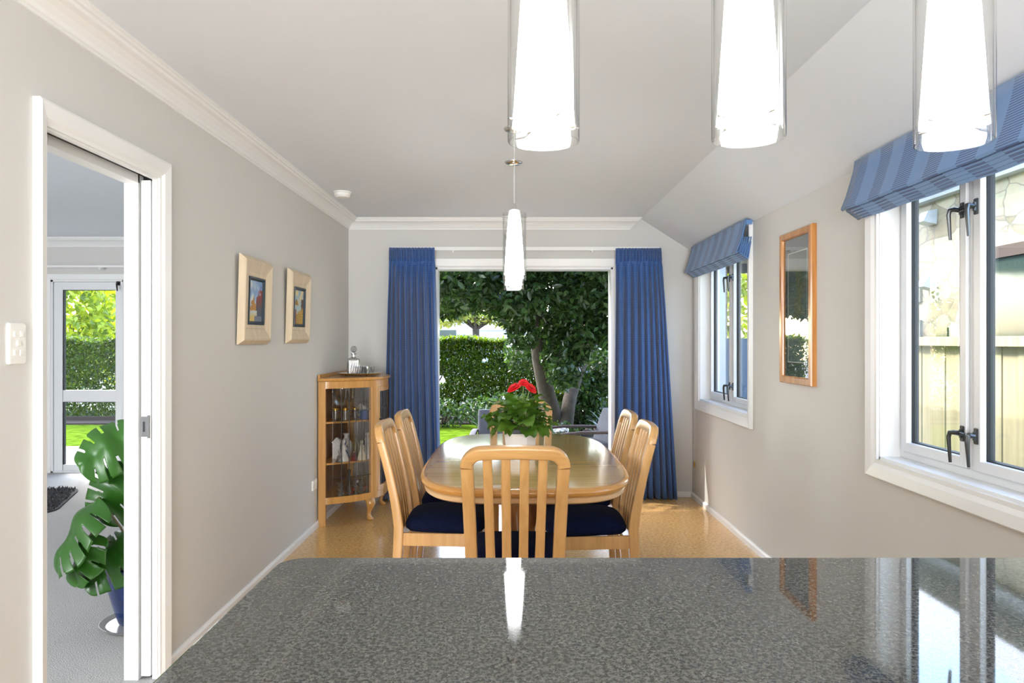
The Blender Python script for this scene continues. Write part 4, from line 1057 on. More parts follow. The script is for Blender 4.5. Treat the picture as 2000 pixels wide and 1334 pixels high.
figs = [('glass_bell', bell(1.05), 'crystal', 'clear glass hand bell at the left end of the cabinet middle shelf', 'bell', (0.13, -0.375)),
        ('figurine', lady(1.08), 'porcelain', 'white porcelain lady figurine, leftmost of the ladies on the cabinet middle shelf', 'figurine', (0.15, -0.325)),
        ('red_bell', bell(0.85), 'redglass', 'small ruby red hand bell at the front left of the cabinet middle shelf', 'bell', (0.225, -0.31)),
        ('figurine', lady(0.95), 'delft', 'blue figurine standing behind the ruby red bell on the cabinet middle shelf', 'figurine', (0.14, -0.24)),
        ('figurine', lady(1.0), 'cream', 'cream lady figurine just right of the ruby red bell, cabinet middle shelf', 'figurine', (0.27, -0.255)),
        ('figurine', lady(1.08), 'porcelain', 'white lady figurine at the middle of the cabinet middle shelf', 'figurine', (0.31, -0.20)),
        ('cream_bell', bell(1.2), 'cream', 'cream porcelain bell toward the front right of the cabinet middle shelf', 'bell', (0.325, -0.125)),
        ('vase', vase(1.3), 'porcelain', 'tall white patterned vase at the back of the cabinet middle shelf', 'vase', (0.12, -0.10)),
        ('figurine', lady(1.25), 'porcelain', 'tallest white figurine at the right of the cabinet middle shelf', 'figurine', (0.27, -0.05)),
        ('figurine', lady(0.8), 'delft', 'small blue figurine at the right end of the cabinet middle shelf', 'figurine', (0.345, -0.02)),
        ('bottle', MB().lathe([(0.024, 0), (0.027, 0.005), (0.027, 0.10), (0.012, 0.125), (0.010, 0.16), (0.013, 0.165), (0.001, 0.167)], 20), 'oliveglass', 'dark bronze bottle behind the ladies on the cabinet middle shelf', 'bottle', (0.20, -0.14))]
for nm, mb, mt_, lb, ct_, (x, y) in figs: single(nm, mb, mt_, lb, ct_, at_cab(x, y, Z2), FG if nm == 'figurine' else None)
hs = MB().box(-0.028, -0.03, 0, 0.028, 0.03, 0.12); hs.loft([[(-0.034, -0.036, 0.12), (0.034, -0.036, 0.12), (0.034, 0.036, 0.12), (-0.034, 0.036, 0.12)], [(-0.006, -0.01, 0.155), (0.006, -0.01, 0.155), (0.006, 0.01, 0.155), (-0.006, 0.01, 0.155)]])
single('mantel_clock', hs, 'porcelain', 'small white and black clock case at the back of the cabinet middle shelf', 'clock', at_cab(0.07, -0.19, Z2), smooth=False,
       kids=(('clock_face', MB().lathe([(0.02, 0), (0.02, 0.002)], 20).xform(Matrix.Translation((0.0285, 0, 0.085)) @ Matrix.Rotation(PI / 2, 4, 'Y')), 'darkglass'),))
R = random.Random(3)
def crystal_shape(s, k):
    rr = random.Random(k); z = 0; prof = [(0.02 * s, 0)]
    for q in range(6): z += rr.uniform(0.007, 0.014) * s; prof.append((rr.uniform(0.006, 0.024) * s, z))
    prof.append((0.001, z + 0.008 * s)); m = MB().lathe(prof, 6 + k % 3)
    for q in range(3):
        a = rr.uniform(0, 6.28); zz = rr.uniform(0.02, 0.05) * s
        m.tube([(0, 0, zz), (0.022 * s * math.cos(a), 0.022 * s * math.sin(a), zz + 0.02 * s)], [0.006 * s, 0.002 * s], 5)
    return m
cr = [(0.14, -0.385, 1.1), (0.20, -0.35, 0.8), (0.13, -0.32, 1.2), (0.24, -0.32, 0.8), (0.19, -0.27, 1.3), (0.27, -0.275, 1.0), (0.31, -0.225, 1.2), (0.25, -0.21, 1.3), (0.34, -0.17, 0.9), (0.29, -0.15, 1.2), (0.35, -0.10, 1.1), (0.28, -0.07, 1.3), (0.345, -0.03, 1.0)]
protos = []
cr.sort(key=lambda q: (CBX + q[0]) / (CBY + q[1]))
for i, (x, y, s) in enumerate(cr):
    if i < 4:
        o = single('crystal_ornament', crystal_shape(1.2, i), 'crystal' if i != 2 else 'crystal', f'{ORD[i]} small faceted crystal ornament from the left on the cabinet bottom shelf', 'ornament', at_cab(x, y, Z3), 'crystal ornaments on the bottom shelf', smooth=False); protos.append(o)
    else:
        o = protos[i % 4].copy(); C.objects.link(o); o.location = at_cab(x, y, Z3); o.rotation_euler = (0, 0, i * 1.1); o['label'] = f'{ORD[i]} small faceted crystal ornament from the left on the cabinet bottom shelf'
    o.scale = (s, s, s)
for i, (x, y) in enumerate([(0.21, -0.305), (0.285, -0.235), (0.335, -0.135)]):
    if i == 0: rb0 = single('ruby_cup', MB().lathe([(0.014, 0), (0.016, 0.003), (0.005, 0.008), (0.005, 0.02), (0.018, 0.03), (0.020, 0.048), (0.018, 0.048), (0.001, 0.03)], 16, cap=False), 'redglass', 'leftmost tiny ruby glass cup among the crystal on the cabinet bottom shelf', 'cup', at_cab(x, y, Z3), 'ruby cups on the bottom shelf')
    else: o = rb0.copy(); C.objects.link(o); o.location = at_cab(x, y, Z3); o['label'] = f'{ORD[i]} tiny ruby glass cup from the left on the cabinet bottom shelf'
single('dark_bottle', MB().lathe([(0.022, 0), (0.024, 0.004), (0.024, 0.08), (0.010, 0.105), (0.009, 0.14), (0.013, 0.145), (0.013, 0.16), (0.001, 0.168)], 18), 'darkglass', 'dark glass bottle at the back of the cabinet bottom shelf', 'bottle', at_cab(0.16, -0.19, Z3))
dsk = MB().lathe([(0.026, -0.004), (0.028, 0), (0.026, 0.004), (0.001, 0.005)], 24).xform(Matrix.Translation((0, 0, 0.052)) @ Matrix.Rotation(PI / 2, 4, 'X')); dsk.box(-0.02, -0.008, 0, 0.02, 0.008, 0.006).tube([(0, 0, 0.004), (0, 0, 0.028)], 0.004, 8)
single('round_plaque', dsk, 'porcelain', 'small round white plaque on a stand among the crystal, cabinet bottom shelf', 'plaque', at_cab(0.23, -0.155, Z3 + 0.0))

# tray, decanter, tumblers on top
TRX, TRY = 0.205, -0.02
tr = MB(); prof = [(0.001, 0.012), (0.148, 0.012), (0.164, 0.018), (0.172, 0.022), (0.176, 0.021), (0.173, 0.017), (0.164, 0.011), (0.151, 0.006), (0.001, 0.006)]
tr.lathe(prof, 56, cap=False)
for a in (0.6, 2.2, 3.8, 5.4): tr.lathe([(0.008, -0.001), (0.010, 0.003), (0.006, 0.008)], 10, (0.11 * math.cos(a), 0.11 * math.sin(a), 0.0))
single('serving_tray', tr, 'silver', 'round silver tray with gilt edge on top of the china cabinet', 'tray', at_cab(TRX, TRY, 1.0652))
zt = 1.0652 + 0.0122
def sq(h, z, r=0.012): return [(x, y, z) for x, y in rrect(h, h, r, 4)]
dc = thing('decanter', 'square cut-crystal decanter with round stopper on the silver tray', 'decanter', at_cab(TRX - 0.025, TRY - 0.125 + 0.03, zt), 0.3); dc.scale = (1.12, 1.12, 1.08)
m = MB(); m.loft([sq(0.036, 0), sq(0.039, 0.004), sq(0.040, 0.10), sq(0.034, 0.112), sq(0.018, 0.120, 0.016), sq(0.012, 0.126, 0.011), sq(0.012, 0.140, 0.011), sq(0.021, 0.148, 0.018), sq(0.021, 0.151, 0.018), sq(0.012, 0.151, 0.011)])
for s in (-1, 1):
    for k in range(5):
        for q in range(2):
            a, b = (-0.034 + 0.015 * k, -0.034 + 0.015 * (k + 1)) if q else (-0.034 + 0.015 * (k + 1), -0.034 + 0.015 * k)
            m.tube([(a, s * 0.0402, 0.012), (b, s * 0.0402, 0.085)], 0.0012, 4); m.tube([(s * 0.0402, a, 0.012), (s * 0.0402, b, 0.085)], 0.0012, 4)
obj('bottle_body', m, 'crystal', dc)
obj('stopper', MB().lathe([(0.010, 0.140), (0.011, 0.153), (0.008, 0.157), (0.018, 0.166), (0.023, 0.180), (0.018, 0.195), (0.009, 0.202), (0.001, 0.203)], 10), 'crystal', dc)
tk = None
TL = ['', 'cut-crystal tumbler at the front right of the silver tray', 'cut-crystal tumbler in the middle of the silver tray', 'cut-crystal tumbler at the right edge of the silver tray',
      'cut-crystal tumbler at the back left of the silver tray, near the wall', 'cut-crystal tumbler at the very back of the silver tray']
for i, (x, y) in enumerate([(0.03, -0.045), (0.085, -0.02), (0.045, 0.035), (0.10, 0.045), (-0.01, 0.07), (0.05, 0.095)]):
    if tk is None:
        m = tumbler(0.058, 0.027)
        for k in range(14):
            a = 2 * PI * k / 14; m.tube([(0.0245 * math.cos(a), 0.0245 * math.sin(a), 0.008), (0.027 * math.cos(a + .4), 0.027 * math.sin(a + .4), 0.042)], 0.0013, 4)
        tk = single('whisky_tumbler', m, 'crystal', 'cut-crystal tumbler standing nearest the decanter at the front of the silver tray', 'glass', at_cab(TRX + x - 0.02, TRY + y, zt), 'tumblers on the silver tray', smooth=False)
    else:
        o = tk.copy(); C.objects.link(o); o.location = at_cab(TRX + x - 0.02, TRY + y, zt); o['label'] = TL[i]

# ------------------------------------------------------------------ monstera in the living room
MX, MY = -1.745, 3.50
mo = thing('potted_monstera', 'monstera with split leaves in a glossy cobalt blue pot on the living-room carpet', 'potted plant', (MX, MY, 0.018))
obj('pot', MB().lathe([(0.095, 0), (0.10, 0.006), (0.118, 0.06), (0.145, 0.16), (0.158, 0.235), (0.166, 0.262), (0.170, 0.275), (0.162, 0.283), (0.150, 0.275), (0.145, 0.235), (0.001, 0.23)], 48, cap=False), 'pot_blue', mo, smooth=True)
obj('soil', MB().lathe([(0.146, 0.236), (0.10, 0.245), (0.001, 0.247)], 24), 'soil', mo)
single('plant_saucer', MB().lathe([(0.14, 0), (0.15, 0.002), (0.175, 0.020), (0.178, 0.020), (0.155, 0.0), (0.15, 0.008), (0.001, 0.008)], 40, cap=False), 'saucer', 'clear plastic saucer under the blue monstera pot on the grey carpet', 'saucer', (MX, MY, 0.004))
def monstera(L, cuts=4, droop=0.5, seed=0):
    """split leaf along +X, petiole joins near x=0"""
    rr = random.Random(seed); n = 90; ns = 14; v = []; f = []
    gaps = [(0.16 + 0.66 * (k + 0.5) / cuts + rr.uniform(-.015, .015)) for k in range(cuts)]
    for side in (-1, 1):
        base = len(v)
        for i in range(n + 1):
            t = i / n
            w = L * 0.56 * (1 - (2 * abs(t - 0.36) / (0.72 if t < 0.36 else 1.28)) ** 2.8); w = max(w, 0.0)
            for j_ in range(ns + 1):
                s = j_ / ns
                # vein direction: backward lobes near the base, forward near the tip
                ang = math.radians(112 - 62 * t); x = L * t + s * w * math.cos(ang) * 0.9; y = side * s * w * math.sin(ang)
                z = -droop * L * (t - 0.1) ** 2 - 0.35 * s * s * w + 0.012 * math.sin(14 * t + seed)
                v.append((x, y, z))
        for i in range(n):
            tm = (i + 0.5) / n
            for j_ in range(ns):
                sm_ = (j_ + 0.5) / ns
                cut = any(abs(tm - g) < 0.010 + 0.010 * (sm_ - 0.38) / 0.62 and sm_ > (0.52 if k % 2 else 0.36) for k, g in enumerate(gaps))
                if cut: continue
                a = base + i * (ns + 1) + j_; q = (a, a + 1, a + ns + 2, a + ns + 1)
                f.append(q if side > 0 else q[::-1])
    return v, f
def mleaf(base, tip, L, roll, seed, root, droop=0.4, cuts=4):
    """base/tip: world positions of the petiole joint and where the tip points"""
    b = Vector(base) - Vector((MX, MY, 0.018)); d = (Vector(tip) - Vector(base)).normalized()
    up = Vector((0.1, -0.9, 0.45)); y = up.cross(d).normalized(); z = d.cross(y).normalized()
    mt = Matrix((d, y, z)).transposed().to_4x4(); mt = Matrix.Translation(b) @ mt @ Matrix.Rotation(roll, 4, 'X')
    v, f = monstera(L, cuts, droop, seed); m = MB(); m.add([mt @ Vector(p) for p in v], f)
    lo = obj('leaf', m, 'monstera', mo, smooth=True, sharp=85, solid=0.0012)
    rt = Vector(root); mid = (rt + b) / 2 + Vector((0, 0, 0.03))
    obj('petiole', MB().tube([rt, mid, b, b + d * 0.02], [0.006, 0.005, 0.004, 0.003], 7), 'petiole', lo)
def P(px, py, Y): return ((px - 1000) * Y / 1450, Y, 1.33 - (py - 666) * Y / 1450)   # point at a known distance from the camera
rt = (0.0, 0.0, 0.24)
mleaf(P(262, 838, 3.45), P(172, 885, 3.35), 0.27, 0.15, 1, rt, 0.3)
mleaf(P(262, 915, 3.42), P(196, 990, 3.34), 0.26, -0.1, 2, rt, 0.35)
mleaf(P(192, 970, 3.30), P(100, 1055, 3.20), 0.33, 0.8, 3, rt, 0.5, 5)
mleaf(P(178, 1040, 3.30), P(140, 1110, 3.22), 0.22, 0.6, 4, rt, 0.3, 3)
mleaf(P(262, 1050, 3.36), P(178, 1105, 3.25), 0.26, 0.35, 5, rt, 0.35)
obj('main_stem', MB().tube([(0.0, 0.0, 0.23), (0.02, -0.01, 0.45), (0.03, 0.0, 0.62), (0.02, 0.0, 0.72)], [0.014, 0.012, 0.010, 0.006], 8), 'petiole', mo, smooth=True)

# shag rug
rug = thing('shag_rug', 'dark grey shaggy rug on the living-room carpet by the glazed door', 'rug', (-4.30, 6.02, 0), 0.35)
m = MB(); o_ = rrect(0.62, 0.55, 0.2, 6); m.prism(o_, 0.0005, 0.012); obj('backing', m, 'shag', rug)
m = MB(); R = random.Random(9)
for k in range(2600):
    x, y = R.uniform(-0.60, 0.60), R.uniform(-0.53, 0.53)
    if k < 1500: x = R.uniform(0.1, 0.6)
    if math.hypot(max(0, abs(x) - 0.42), max(0, abs(y) - 0.35)) > 0.195: continue
    dx, dy = R.uniform(-.02, .02), R.uniform(-.02, .02); h = R.uniform(0.018, 0.034)
    m.add([(x - .006, y, 0.011), (x + .006, y, 0.011), (x, y + .007, 0.011), (x + dx, y + dy, h + 0.008)], [(0, 1, 3), (1, 2, 3), (2, 0, 3)])
po = obj('pile', m, 'shag', rug); po['kind'] = 'stuff'

# ------------------------------------------------------------------ OUTSIDE
GZ = -0.15
tag(obj('lawn', MB().box(-14, 7.66, GZ - 0.2, -1.92, 13.6, GZ).box(-1.92, 9.02, GZ - 0.2, 12, 13.6, GZ).box(XR + 0.17, -3, GZ - 0.2, 12, 9.02, GZ), 'grass'), 'sunlit green lawn beyond the garden door, in front of the hedge', 'lawn')
def leaves_mesh(pos, size, elong=2.1, nrm=None, tilt=1.0, seed=0, var=0.35):
    """numpy: N folded leaves (2 quads each)"""
    rg = np.random.default_rng(seed); N_ = len(pos)
    d = rg.normal(size=(N_, 3)); d[:, 2] -= 0.25; d /= np.linalg.norm(d, axis=1)[:, None]
    u = rg.normal(size=(N_, 3)); u[:, 2] += 1.2 * tilt; u -= (u * d).sum(1)[:, None] * d; u /= np.linalg.norm(u, axis=1)[:, None]
    w = np.cross(d, u); s = size * (1 + var * rg.uniform(-1, 1, N_)); L = (s)[:, None]; Wd = (s / elong)[:, None]
    p0 = pos - d * L * .5; p3 = pos + d * L * .5
    a1 = pos - d * L * .12 + w * Wd * .5 + u * Wd * .14; b1 = pos - d * L * .12 - w * Wd * .5 + u * Wd * .14
    a2 = pos + d * L * .22 + w * Wd * .38 + u * Wd * .10; b2 = pos + d * L * .22 - w * Wd * .38 + u * Wd * .10
    V = np.stack([p0, a1, a2, p3, b2, b1], 1).reshape(-1, 3)
    base = (np.arange(N_) * 6)[:, None]; F = np.concatenate([base + np.array([0, 1, 2, 3]), base + np.array([0, 3, 4, 5])], 1).reshape(-1, 4)
    return V, F
def leaves_obj(name, pos, size, mat, parent=None, **k):
    V, F = leaves_mesh(pos, size, **k); me = bpy.data.meshes.new(name)
    me.vertices.add(len(V)); me.vertices.foreach_set('co', V.ravel().astype('f4'))
    me.loops.add(F.size); me.loops.foreach_set('vertex_index', F.ravel().astype('i4'))
    me.polygons.add(len(F)); me.polygons.foreach_set('loop_start', (np.arange(len(F)) * 4).astype('i4'))
    try: me.polygons.foreach_set('loop_total', np.full(len(F), 4, 'i4'))
    except Exception: pass
    me.update(calc_edges=True); me.validate(); me.materials.append(M[mat])
    return link(bpy.data.objects.new(name, me), parent)
def blob(cs, n, seed):
    """points near the skins of ellipsoids (cx,cy,cz,rx,ry,rz)"""
    rg = np.random.default_rng(seed); cs = np.array(cs, float); vol = cs[:, 3] * cs[:, 5]; pk = rg.choice(len(cs), n, p=vol / vol.sum())
    d = rg.normal(size=(n, 3)); d /= np.linalg.norm(d, axis=1)[:, None]; r = rg.uniform(0.35, 1.0, n) ** 0.6
    return cs[pk, :3] + d * cs[pk, 3:] * r[:, None]
# hedge
hd = thing('hedge', 'clipped leafy green hedge running along the garden boundary', 'hedge', (-4, 14.2, GZ))
rg = np.random.default_rng(3)
def hedge_pts(n, x0, x1, seed):
    rg = np.random.default_rng(seed)
    x = rg.uniform(x0, x1, n); y = 14.2 + rg.choice([-1, 1], n, p=[.8, .2]) * (0.35 - np.abs(rg.normal(0, 0.12, n))) ; z = rg.uniform(-0.1, 1.0, n) ** 1
    z = GZ + 0.02 + (1.50) * rg.beta(1.0, 0.95, n); top = rg.uniform(size=n) < 0.16; z[top] = GZ + 1.50 + rg.normal(0, 0.03, top.sum()); y[top] = 14.2 + rg.uniform(-.38, .38, top.sum())
    z += 0.03 * np.sin(x * 5)
    # thin places where the light comes through
    g = np.array([noise.noise(Vector((a * 2.6, c_ * 2.6, 5))) for a, c_ in zip(x, z)])
    keep = (g > -0.62) | top | (z > GZ + 1.25) | (x < -4)
    return np.stack([x, y, z], 1)[keep]
hp = hedge_pts(80000, -2.4, 3.2, 4); hp2 = hedge_pts(26000, -9.8, -6.6, 5); hp3 = hedge_pts(9000, -6.6, -2.4, 6)
lo = leaves_obj('foliage', np.concatenate([hp, hp2, hp3]) - np.array([-4, 14.2, GZ]), 0.062, 'hedge_leaf', hd, seed=8)
st = MB(); R = random.Random(12)
for k in range(34):
    x = -3 + 6.4 * k / 34 + R.uniform(-.1, .1) + 4 ; st.tube([(x, 0.05, 0), (x + R.uniform(-.15, .15), R.uniform(-.1, .1), 0.7), (x + R.uniform(-.3, .3), 0, 1.3)], [0.02, 0.014, 0.006], 6)
sto = obj('stems', st, 'bark', hd)
# low garden edge wall and bed behind / under the tree
tag(obj('garden_edging', MB().box(-9.8, 13.62, GZ - 0.1, 4.5, 13.75, GZ + 0.10), 'soil', bevel=0.01), 'low dark garden edging in front of the hedge', 'garden edging')
tag(obj('garden_bed', MB().box(-0.3, 9.9, GZ, 4.5, 13.2, GZ + 0.03).box(-9.8, 13.2, GZ, 4.5, 13.62, GZ + 0.03), 'soil'), 'dark mulched garden bed under the big tree', 'garden bed')

# big tree
TYY = 10.2
tr_ = thing('garden_tree', 'large dark evergreen tree with two leaning trunks filling the garden door view', 'tree', (0.62, TYY, GZ))
def T(px, py, Y=TYY): a = P(px, py, Y); return (a[0] - 0.62, a[1] - TYY, a[2] - GZ)
obj('trunk', MB().tube([T(1096, 876), T(1085, 830), T(1068, 770), T(1054, 700), T(1050, 640), T(1049, 580), T(1046, 520), T(1040, 440)], [0.16, 0.13, 0.115, 0.108, 0.102, 0.10, 0.095, 0.08], 14), 'bark', tr_, smooth=True, sharp=80)
obj('trunk', MB().tube([T(1100, 876), T(1105, 830, 10.1), T(1112, 780, 10.4), T(1128, 730, 10.9), T(1150, 675, 11.2), T(1165, 600, 11.2), T(1175, 520, 11.2)], [0.11, 0.10, 0.095, 0.088, 0.08, 0.07, 0.06], 14), 'bark', tr_, smooth=True, sharp=80)
R = random.Random(4)
br = MB()
for k in range(14):
    s0 = Vector(T(1048, 560 - k * 8)); e0 = s0 + Vector((R.uniform(-1.3, 1.2), R.uniform(-1.0, .8), R.uniform(-.1, .7))); mid = (s0 + e0) / 2 + Vector((0, 0, .12)); br.tube([s0, mid, e0], [0.05, 0.03, 0.012], 6)
obj('branches', br, 'bark', tr_)
cs = []
def blobpx(px, py, Y, rx, rz, ry=0.5): a = P(px, py, Y); cs.append((a[0] - 0.62, a[1] - TYY, a[2] - GZ, rx, ry, rz))
for px_, py_ in ((870, 500), (930, 490), (990, 500), (1060, 500), (1120, 500), (1180, 500), (880, 550), (940, 560), (1000, 575), (1100, 560), (1150, 570), (1190, 560), (866, 575)):
    blobpx(px_, py_, 9.4 + R.uniform(-.6, .6), 0.50, 0.36)
for px_, py_ in ((895, 572), (935, 570), (1012, 600), (1100, 620), (1140, 620), (1185, 620), (1090, 670), (1130, 670), (1090, 640)): blobpx(px_, py_, 9.9 + R.uniform(-.3, .6), 0.28, 0.24)
for px_, py_ in ((1085, 640), (1110, 600), (1150, 640), (1185, 650), (1090, 700), (1120, 690), (1100, 730), (1020, 655), (1010, 620)): blobpx(px_, py_, 9.6 + R.uniform(-.2, .5), 0.24, 0.22, 0.3)
for px_, py_ in ((1090, 720), (1120, 730), (1160, 700), (1175, 730), (1100, 775), (1150, 760), (1015, 600), (1020, 690), (1080, 800), (1145, 800)): blobpx(px_, py_, 11.4 + R.uniform(-.2, .6), 0.30, 0.30)
lf_ = leaves_obj('foliage', blob(cs, 34000, 21), 0.098, 'tree_leaf', tr_, seed=22, elong=2.3)
cs2 = []
for xx in np.linspace(-4.2, 3.2, 12):
    for yy in (7.5, 8.3, 9.2, 10.2, 11.4): cs2.append((xx - 0.0 - 0.62, yy - TYY, 3.0 - GZ + 0.25 * math.sin(xx * 3 + yy), 0.7, 0.7, 0.55))
leaves_obj('sun_blocking_crown', blob(cs2, 8000, 23), 0.16, 'tree_leaf', tr_, seed=24, elong=2.2)  # mostly unseen canopy, spread sunward to keep direct sun off the dining floor

# shrubs under the tree
def shrub(label, c_, r, n, mat, size, seed, name='shrub', cat='shrub', grp=None):
    t = thing(name, label, cat, (c_[0], c_[1], GZ), 0, grp)
    leaves_obj('foliage', blob([(0, 0, c_[2] - GZ, r[0], r[1], r[2])], n, seed), size, mat, t, seed=seed + 1)
    m = MB(); R_ = random.Random(seed)
    for k in range(6): m.tube([(0, 0, 0), (R_.uniform(-.5, .5) * r[0], R_.uniform(-.5, .5) * r[1], c_[2] - GZ)], [0.02, 0.008], 5)
    obj('stems', m, 'bark', t); return t
shrub('dark leafy shrub under the tree at the right of the garden view', (1.05, 11.4, 0.30), (0.45, 0.3, 0.40), 900, 'tree_leaf', 0.09, 31)
shrub('low yellow-green shrub between the two tree trunks', (0.75, 11.6, 0.55), (0.3, 0.25, 0.35), 420, 'bush_leaf', 0.11, 33)
shrub('low dark ground-cover shrub below the hedge left of the potted flowers', (-0.15, 12.6, 0.15), (0.8, 0.3, 0.32), 1100, 'tree_leaf', 0.08, 35)
shrub('low dark shrub at the far left of the garden bed', (-1.2, 12.8, 0.08), (0.5, 0.3, 0.28), 700, 'tree_leaf', 0.07, 37)
# tall bushes behind the hedge seen through the living-room door
for i, (x, yb_, rb_, lb) in enumerate(((-10.0, 16.3, 1.3, 'big sunlit yellow-green bush behind the hedge, left in the living-room door'), (-9.4, 19.3, 1.9, 'big sunlit yellow-green bush behind the hedge, right in the living-room door'))):
    shrub(lb, (x, yb_, 1.9), (rb_, 0.8, 1.9 + 0.2 * i), 5200 + 2500 * i, 'bush_leaf', 0.17, 41 + i * 3, 'tall_bush', 'bush', 'tall bushes behind the hedge')
shrub('dark bush low between the two trunks of the big tree', (0.62, 9.9, 0.05), (0.30, 0.2, 0.22), 500, 'tree_leaf', 0.08, 81)
# strappy plants
def flax(label, loc, L, n, seed):
    t = thing('flax_plant', label, 'plant', loc, 0, 'strappy plants in the garden bed'); m = MB(); R_ = random.Random(seed)
    for k in range(n):
        a = R_.uniform(0, 2 * PI); l_ = L * R_.uniform(.6, 1); sp = R_.uniform(.25, .75); w = 0.014; vs = []; fs = []
        for i in range(7):
            q = i / 6; r_ = sp * l_ * q; z = l_ * (1.1 * q - 0.75 * sp * q * q * 1.2); ww = w * (1 - q ** 3)
            vs += [(r_ * math.cos(a) - ww * math.sin(a), r_ * math.sin(a) + ww * math.cos(a), z), (r_ * math.cos(a) + ww * math.sin(a), r_ * math.sin(a) - ww * math.cos(a), z)]
        for i in range(6): fs.append((2*i, 2*i+1, 2*i+3, 2*i+2))
        m.add(vs, fs)
    obj('blades', m, 'flax', t, smooth=True)
flax('strappy dark green flax clump left of the dining chair at the table head', (-0.42, 11.6, GZ), 0.75, 46, 1)
flax('strappy dark green flax clump behind the grey outdoor armchair on the right', (1.35, 9.5, GZ), 0.95, 40, 2)

# white-flowered pot plant outside
wf = thing('white_flower_pot', 'small pot of white flowers standing on the patio beyond the table', 'potted plant', (0.52, 8.55, GZ + 0.0))
obj('pot', MB().lathe([(0.09, 0), (0.12, 0.36), (0.13, 0.38), (0.115, 0.38), (0.10, 0.34), (0.001, 0.34)], 20, cap=False), 'terracotta', wf, smooth=True)
leaves_obj('foliage', blob([(0, 0, 0.40, 0.14, 0.12, 0.07)], 260, 51), 0.04, 'gerbera_leaf', wf, seed=52)
leaves_obj('flowers', blob([(0, 0, 0.455, 0.13, 0.10, 0.035)], 110, 53), 0.045, 'petalwhite' if 'petalwhite' in M else 'pot_white', wf, seed=54, elong=1.1)

# patio
tag(obj('patio', MB().box(-1.9, YB + 0.17, GZ - 0.1, XR + 0.16, 9.0, GZ + 0.012), 'paving'), 'grey paved patio just outside the garden door', 'patio')
# outdoor armchairs
def outdoor_chair():
    t = thing('outdoor_armchair', '', 'armchair', (0, 0, 0), 0, 'grey cushioned outdoor armchairs')
    for sx in (-1, 1):
        for sy, h in ((0.0, 0.50), (0.55, 0.50)): obj('leg', MB().box(sx * 0.30 - 0.022, sy - 0.022, 0, sx * 0.30 + 0.022, sy + 0.022, h), 'dark_timber', t, bevel=0.004)
        m = MB(); sweep(m, [((sx * 0.30, y, z), (1, 0, 0), (0, 0, 1)) for y, z in ((-0.08, 0.50), (0.15, 0.515), (0.40, 0.52), (0.62, 0.505))], 0.032, 0.014, 0.008); obj('armrest', m, 'dark_timber', t, smooth=True)
    obj('seat_frame', MB().box(-0.28, 0.0, 0.24, 0.28, 0.56, 0.29), 'dark_timber', t, bevel=0.004)
    m = MB(); m.loft([[(x, 0.30 + y, z) for x, y in rrect(0.27 - i, 0.27 - i, 0.04)] for i, z in ((0.01, 0.291), (0.0, 0.31), (0.0, 0.37), (0.015, 0.39))]); obj('seat_cushion', m, 'canvas_grey', t, smooth=True, sharp=60)
    m = MB(); m.loft([[(x, y0 + y, z) for x, y in rrect(0.27, 0.045, 0.03)] for y0, z in ((0.02, 0.385), (-0.02, 0.50), (-0.06, 0.62), (-0.10, 0.72))]); obj('back_cushion', m, 'canvas_grey', t, smooth=True, sharp=60)
    return t
oc = outdoor_chair(); oc['label'] = 'grey cushioned outdoor armchair on the patio at the right edge of the garden door'; oc.location = (1.03, 8.10, GZ + 0.012); oc.rotation_euler = (0, 0, PI / 2 + 0.25)
dup(oc, (-0.10, 8.05, GZ + 0.012), PI, 'grey cushioned outdoor armchair on the patio, behind the dining chair at the table head')
# timber deck outside living room door
dk = thing('timber_deck', 'weathered grey timber deck outside the living-room glazed door', 'deck', (-6, 8.7, GZ))
m = MB()
for k in range(17):
    y = -1.04 + 0.125 * k; m.box(-2.2, y, 0.03, 2.6 - 0.0 * k, y + 0.118, 0.10)
obj('boards', m, 'deck', dk); obj('joists', MB().box(-2.1, -1.0, 0, -2.0, 1.0, 0.03).box(2.4, -1.0, 0, 2.5, 1.0, 0.03), 'deck', dk)

# street beyond
tag(obj('street', MB().box(-30, 16.5, GZ - 0.3, 30, 60, GZ - 0.05), 'road'), 'pale grey street and verge beyond the hedge', 'street')
hs_ = thing('street_house', 'white gabled house across the street, left above the hedge', 'house', (-4.2, 40, GZ))
obj('walls', MB().box(-3.2, 0, 0, 1.6, 6, 2.6), 'whitepaint_ext', hs_)
m = MB(); m.loft([[(-3.6, y, 2.5), (1.9, y, 2.5), (-0.9, y, 4.0)] for y in (-0.4, 6.4)]); obj('roof', m, 'roof', hs_)
obj('door', MB().box(0.2, -0.03, 0, 1.2, 0.0, 2.1), 'darkpane', hs_)
h2 = thing('street_house', 'long low white building with pale roof across the street, above the hedge', 'house', (0, 50, GZ))
obj('walls', MB().box(-3.4, 0, 0, 3.4, 5, 2.3), 'whitepaint_ext', h2)
m = MB(); m.loft([[(x, -0.5, 2.25), (x, 5.5, 2.25), (x, 2.5, 3.6)] for x in (-3.8, 3.8)]); obj('roof', m, 'roof', h2)
for wx in (-2.0, 0.6): obj('window', MB().box(wx, -0.03, 1.0, wx + 0.8, 0.0, 1.7), 'darkpane', h2)
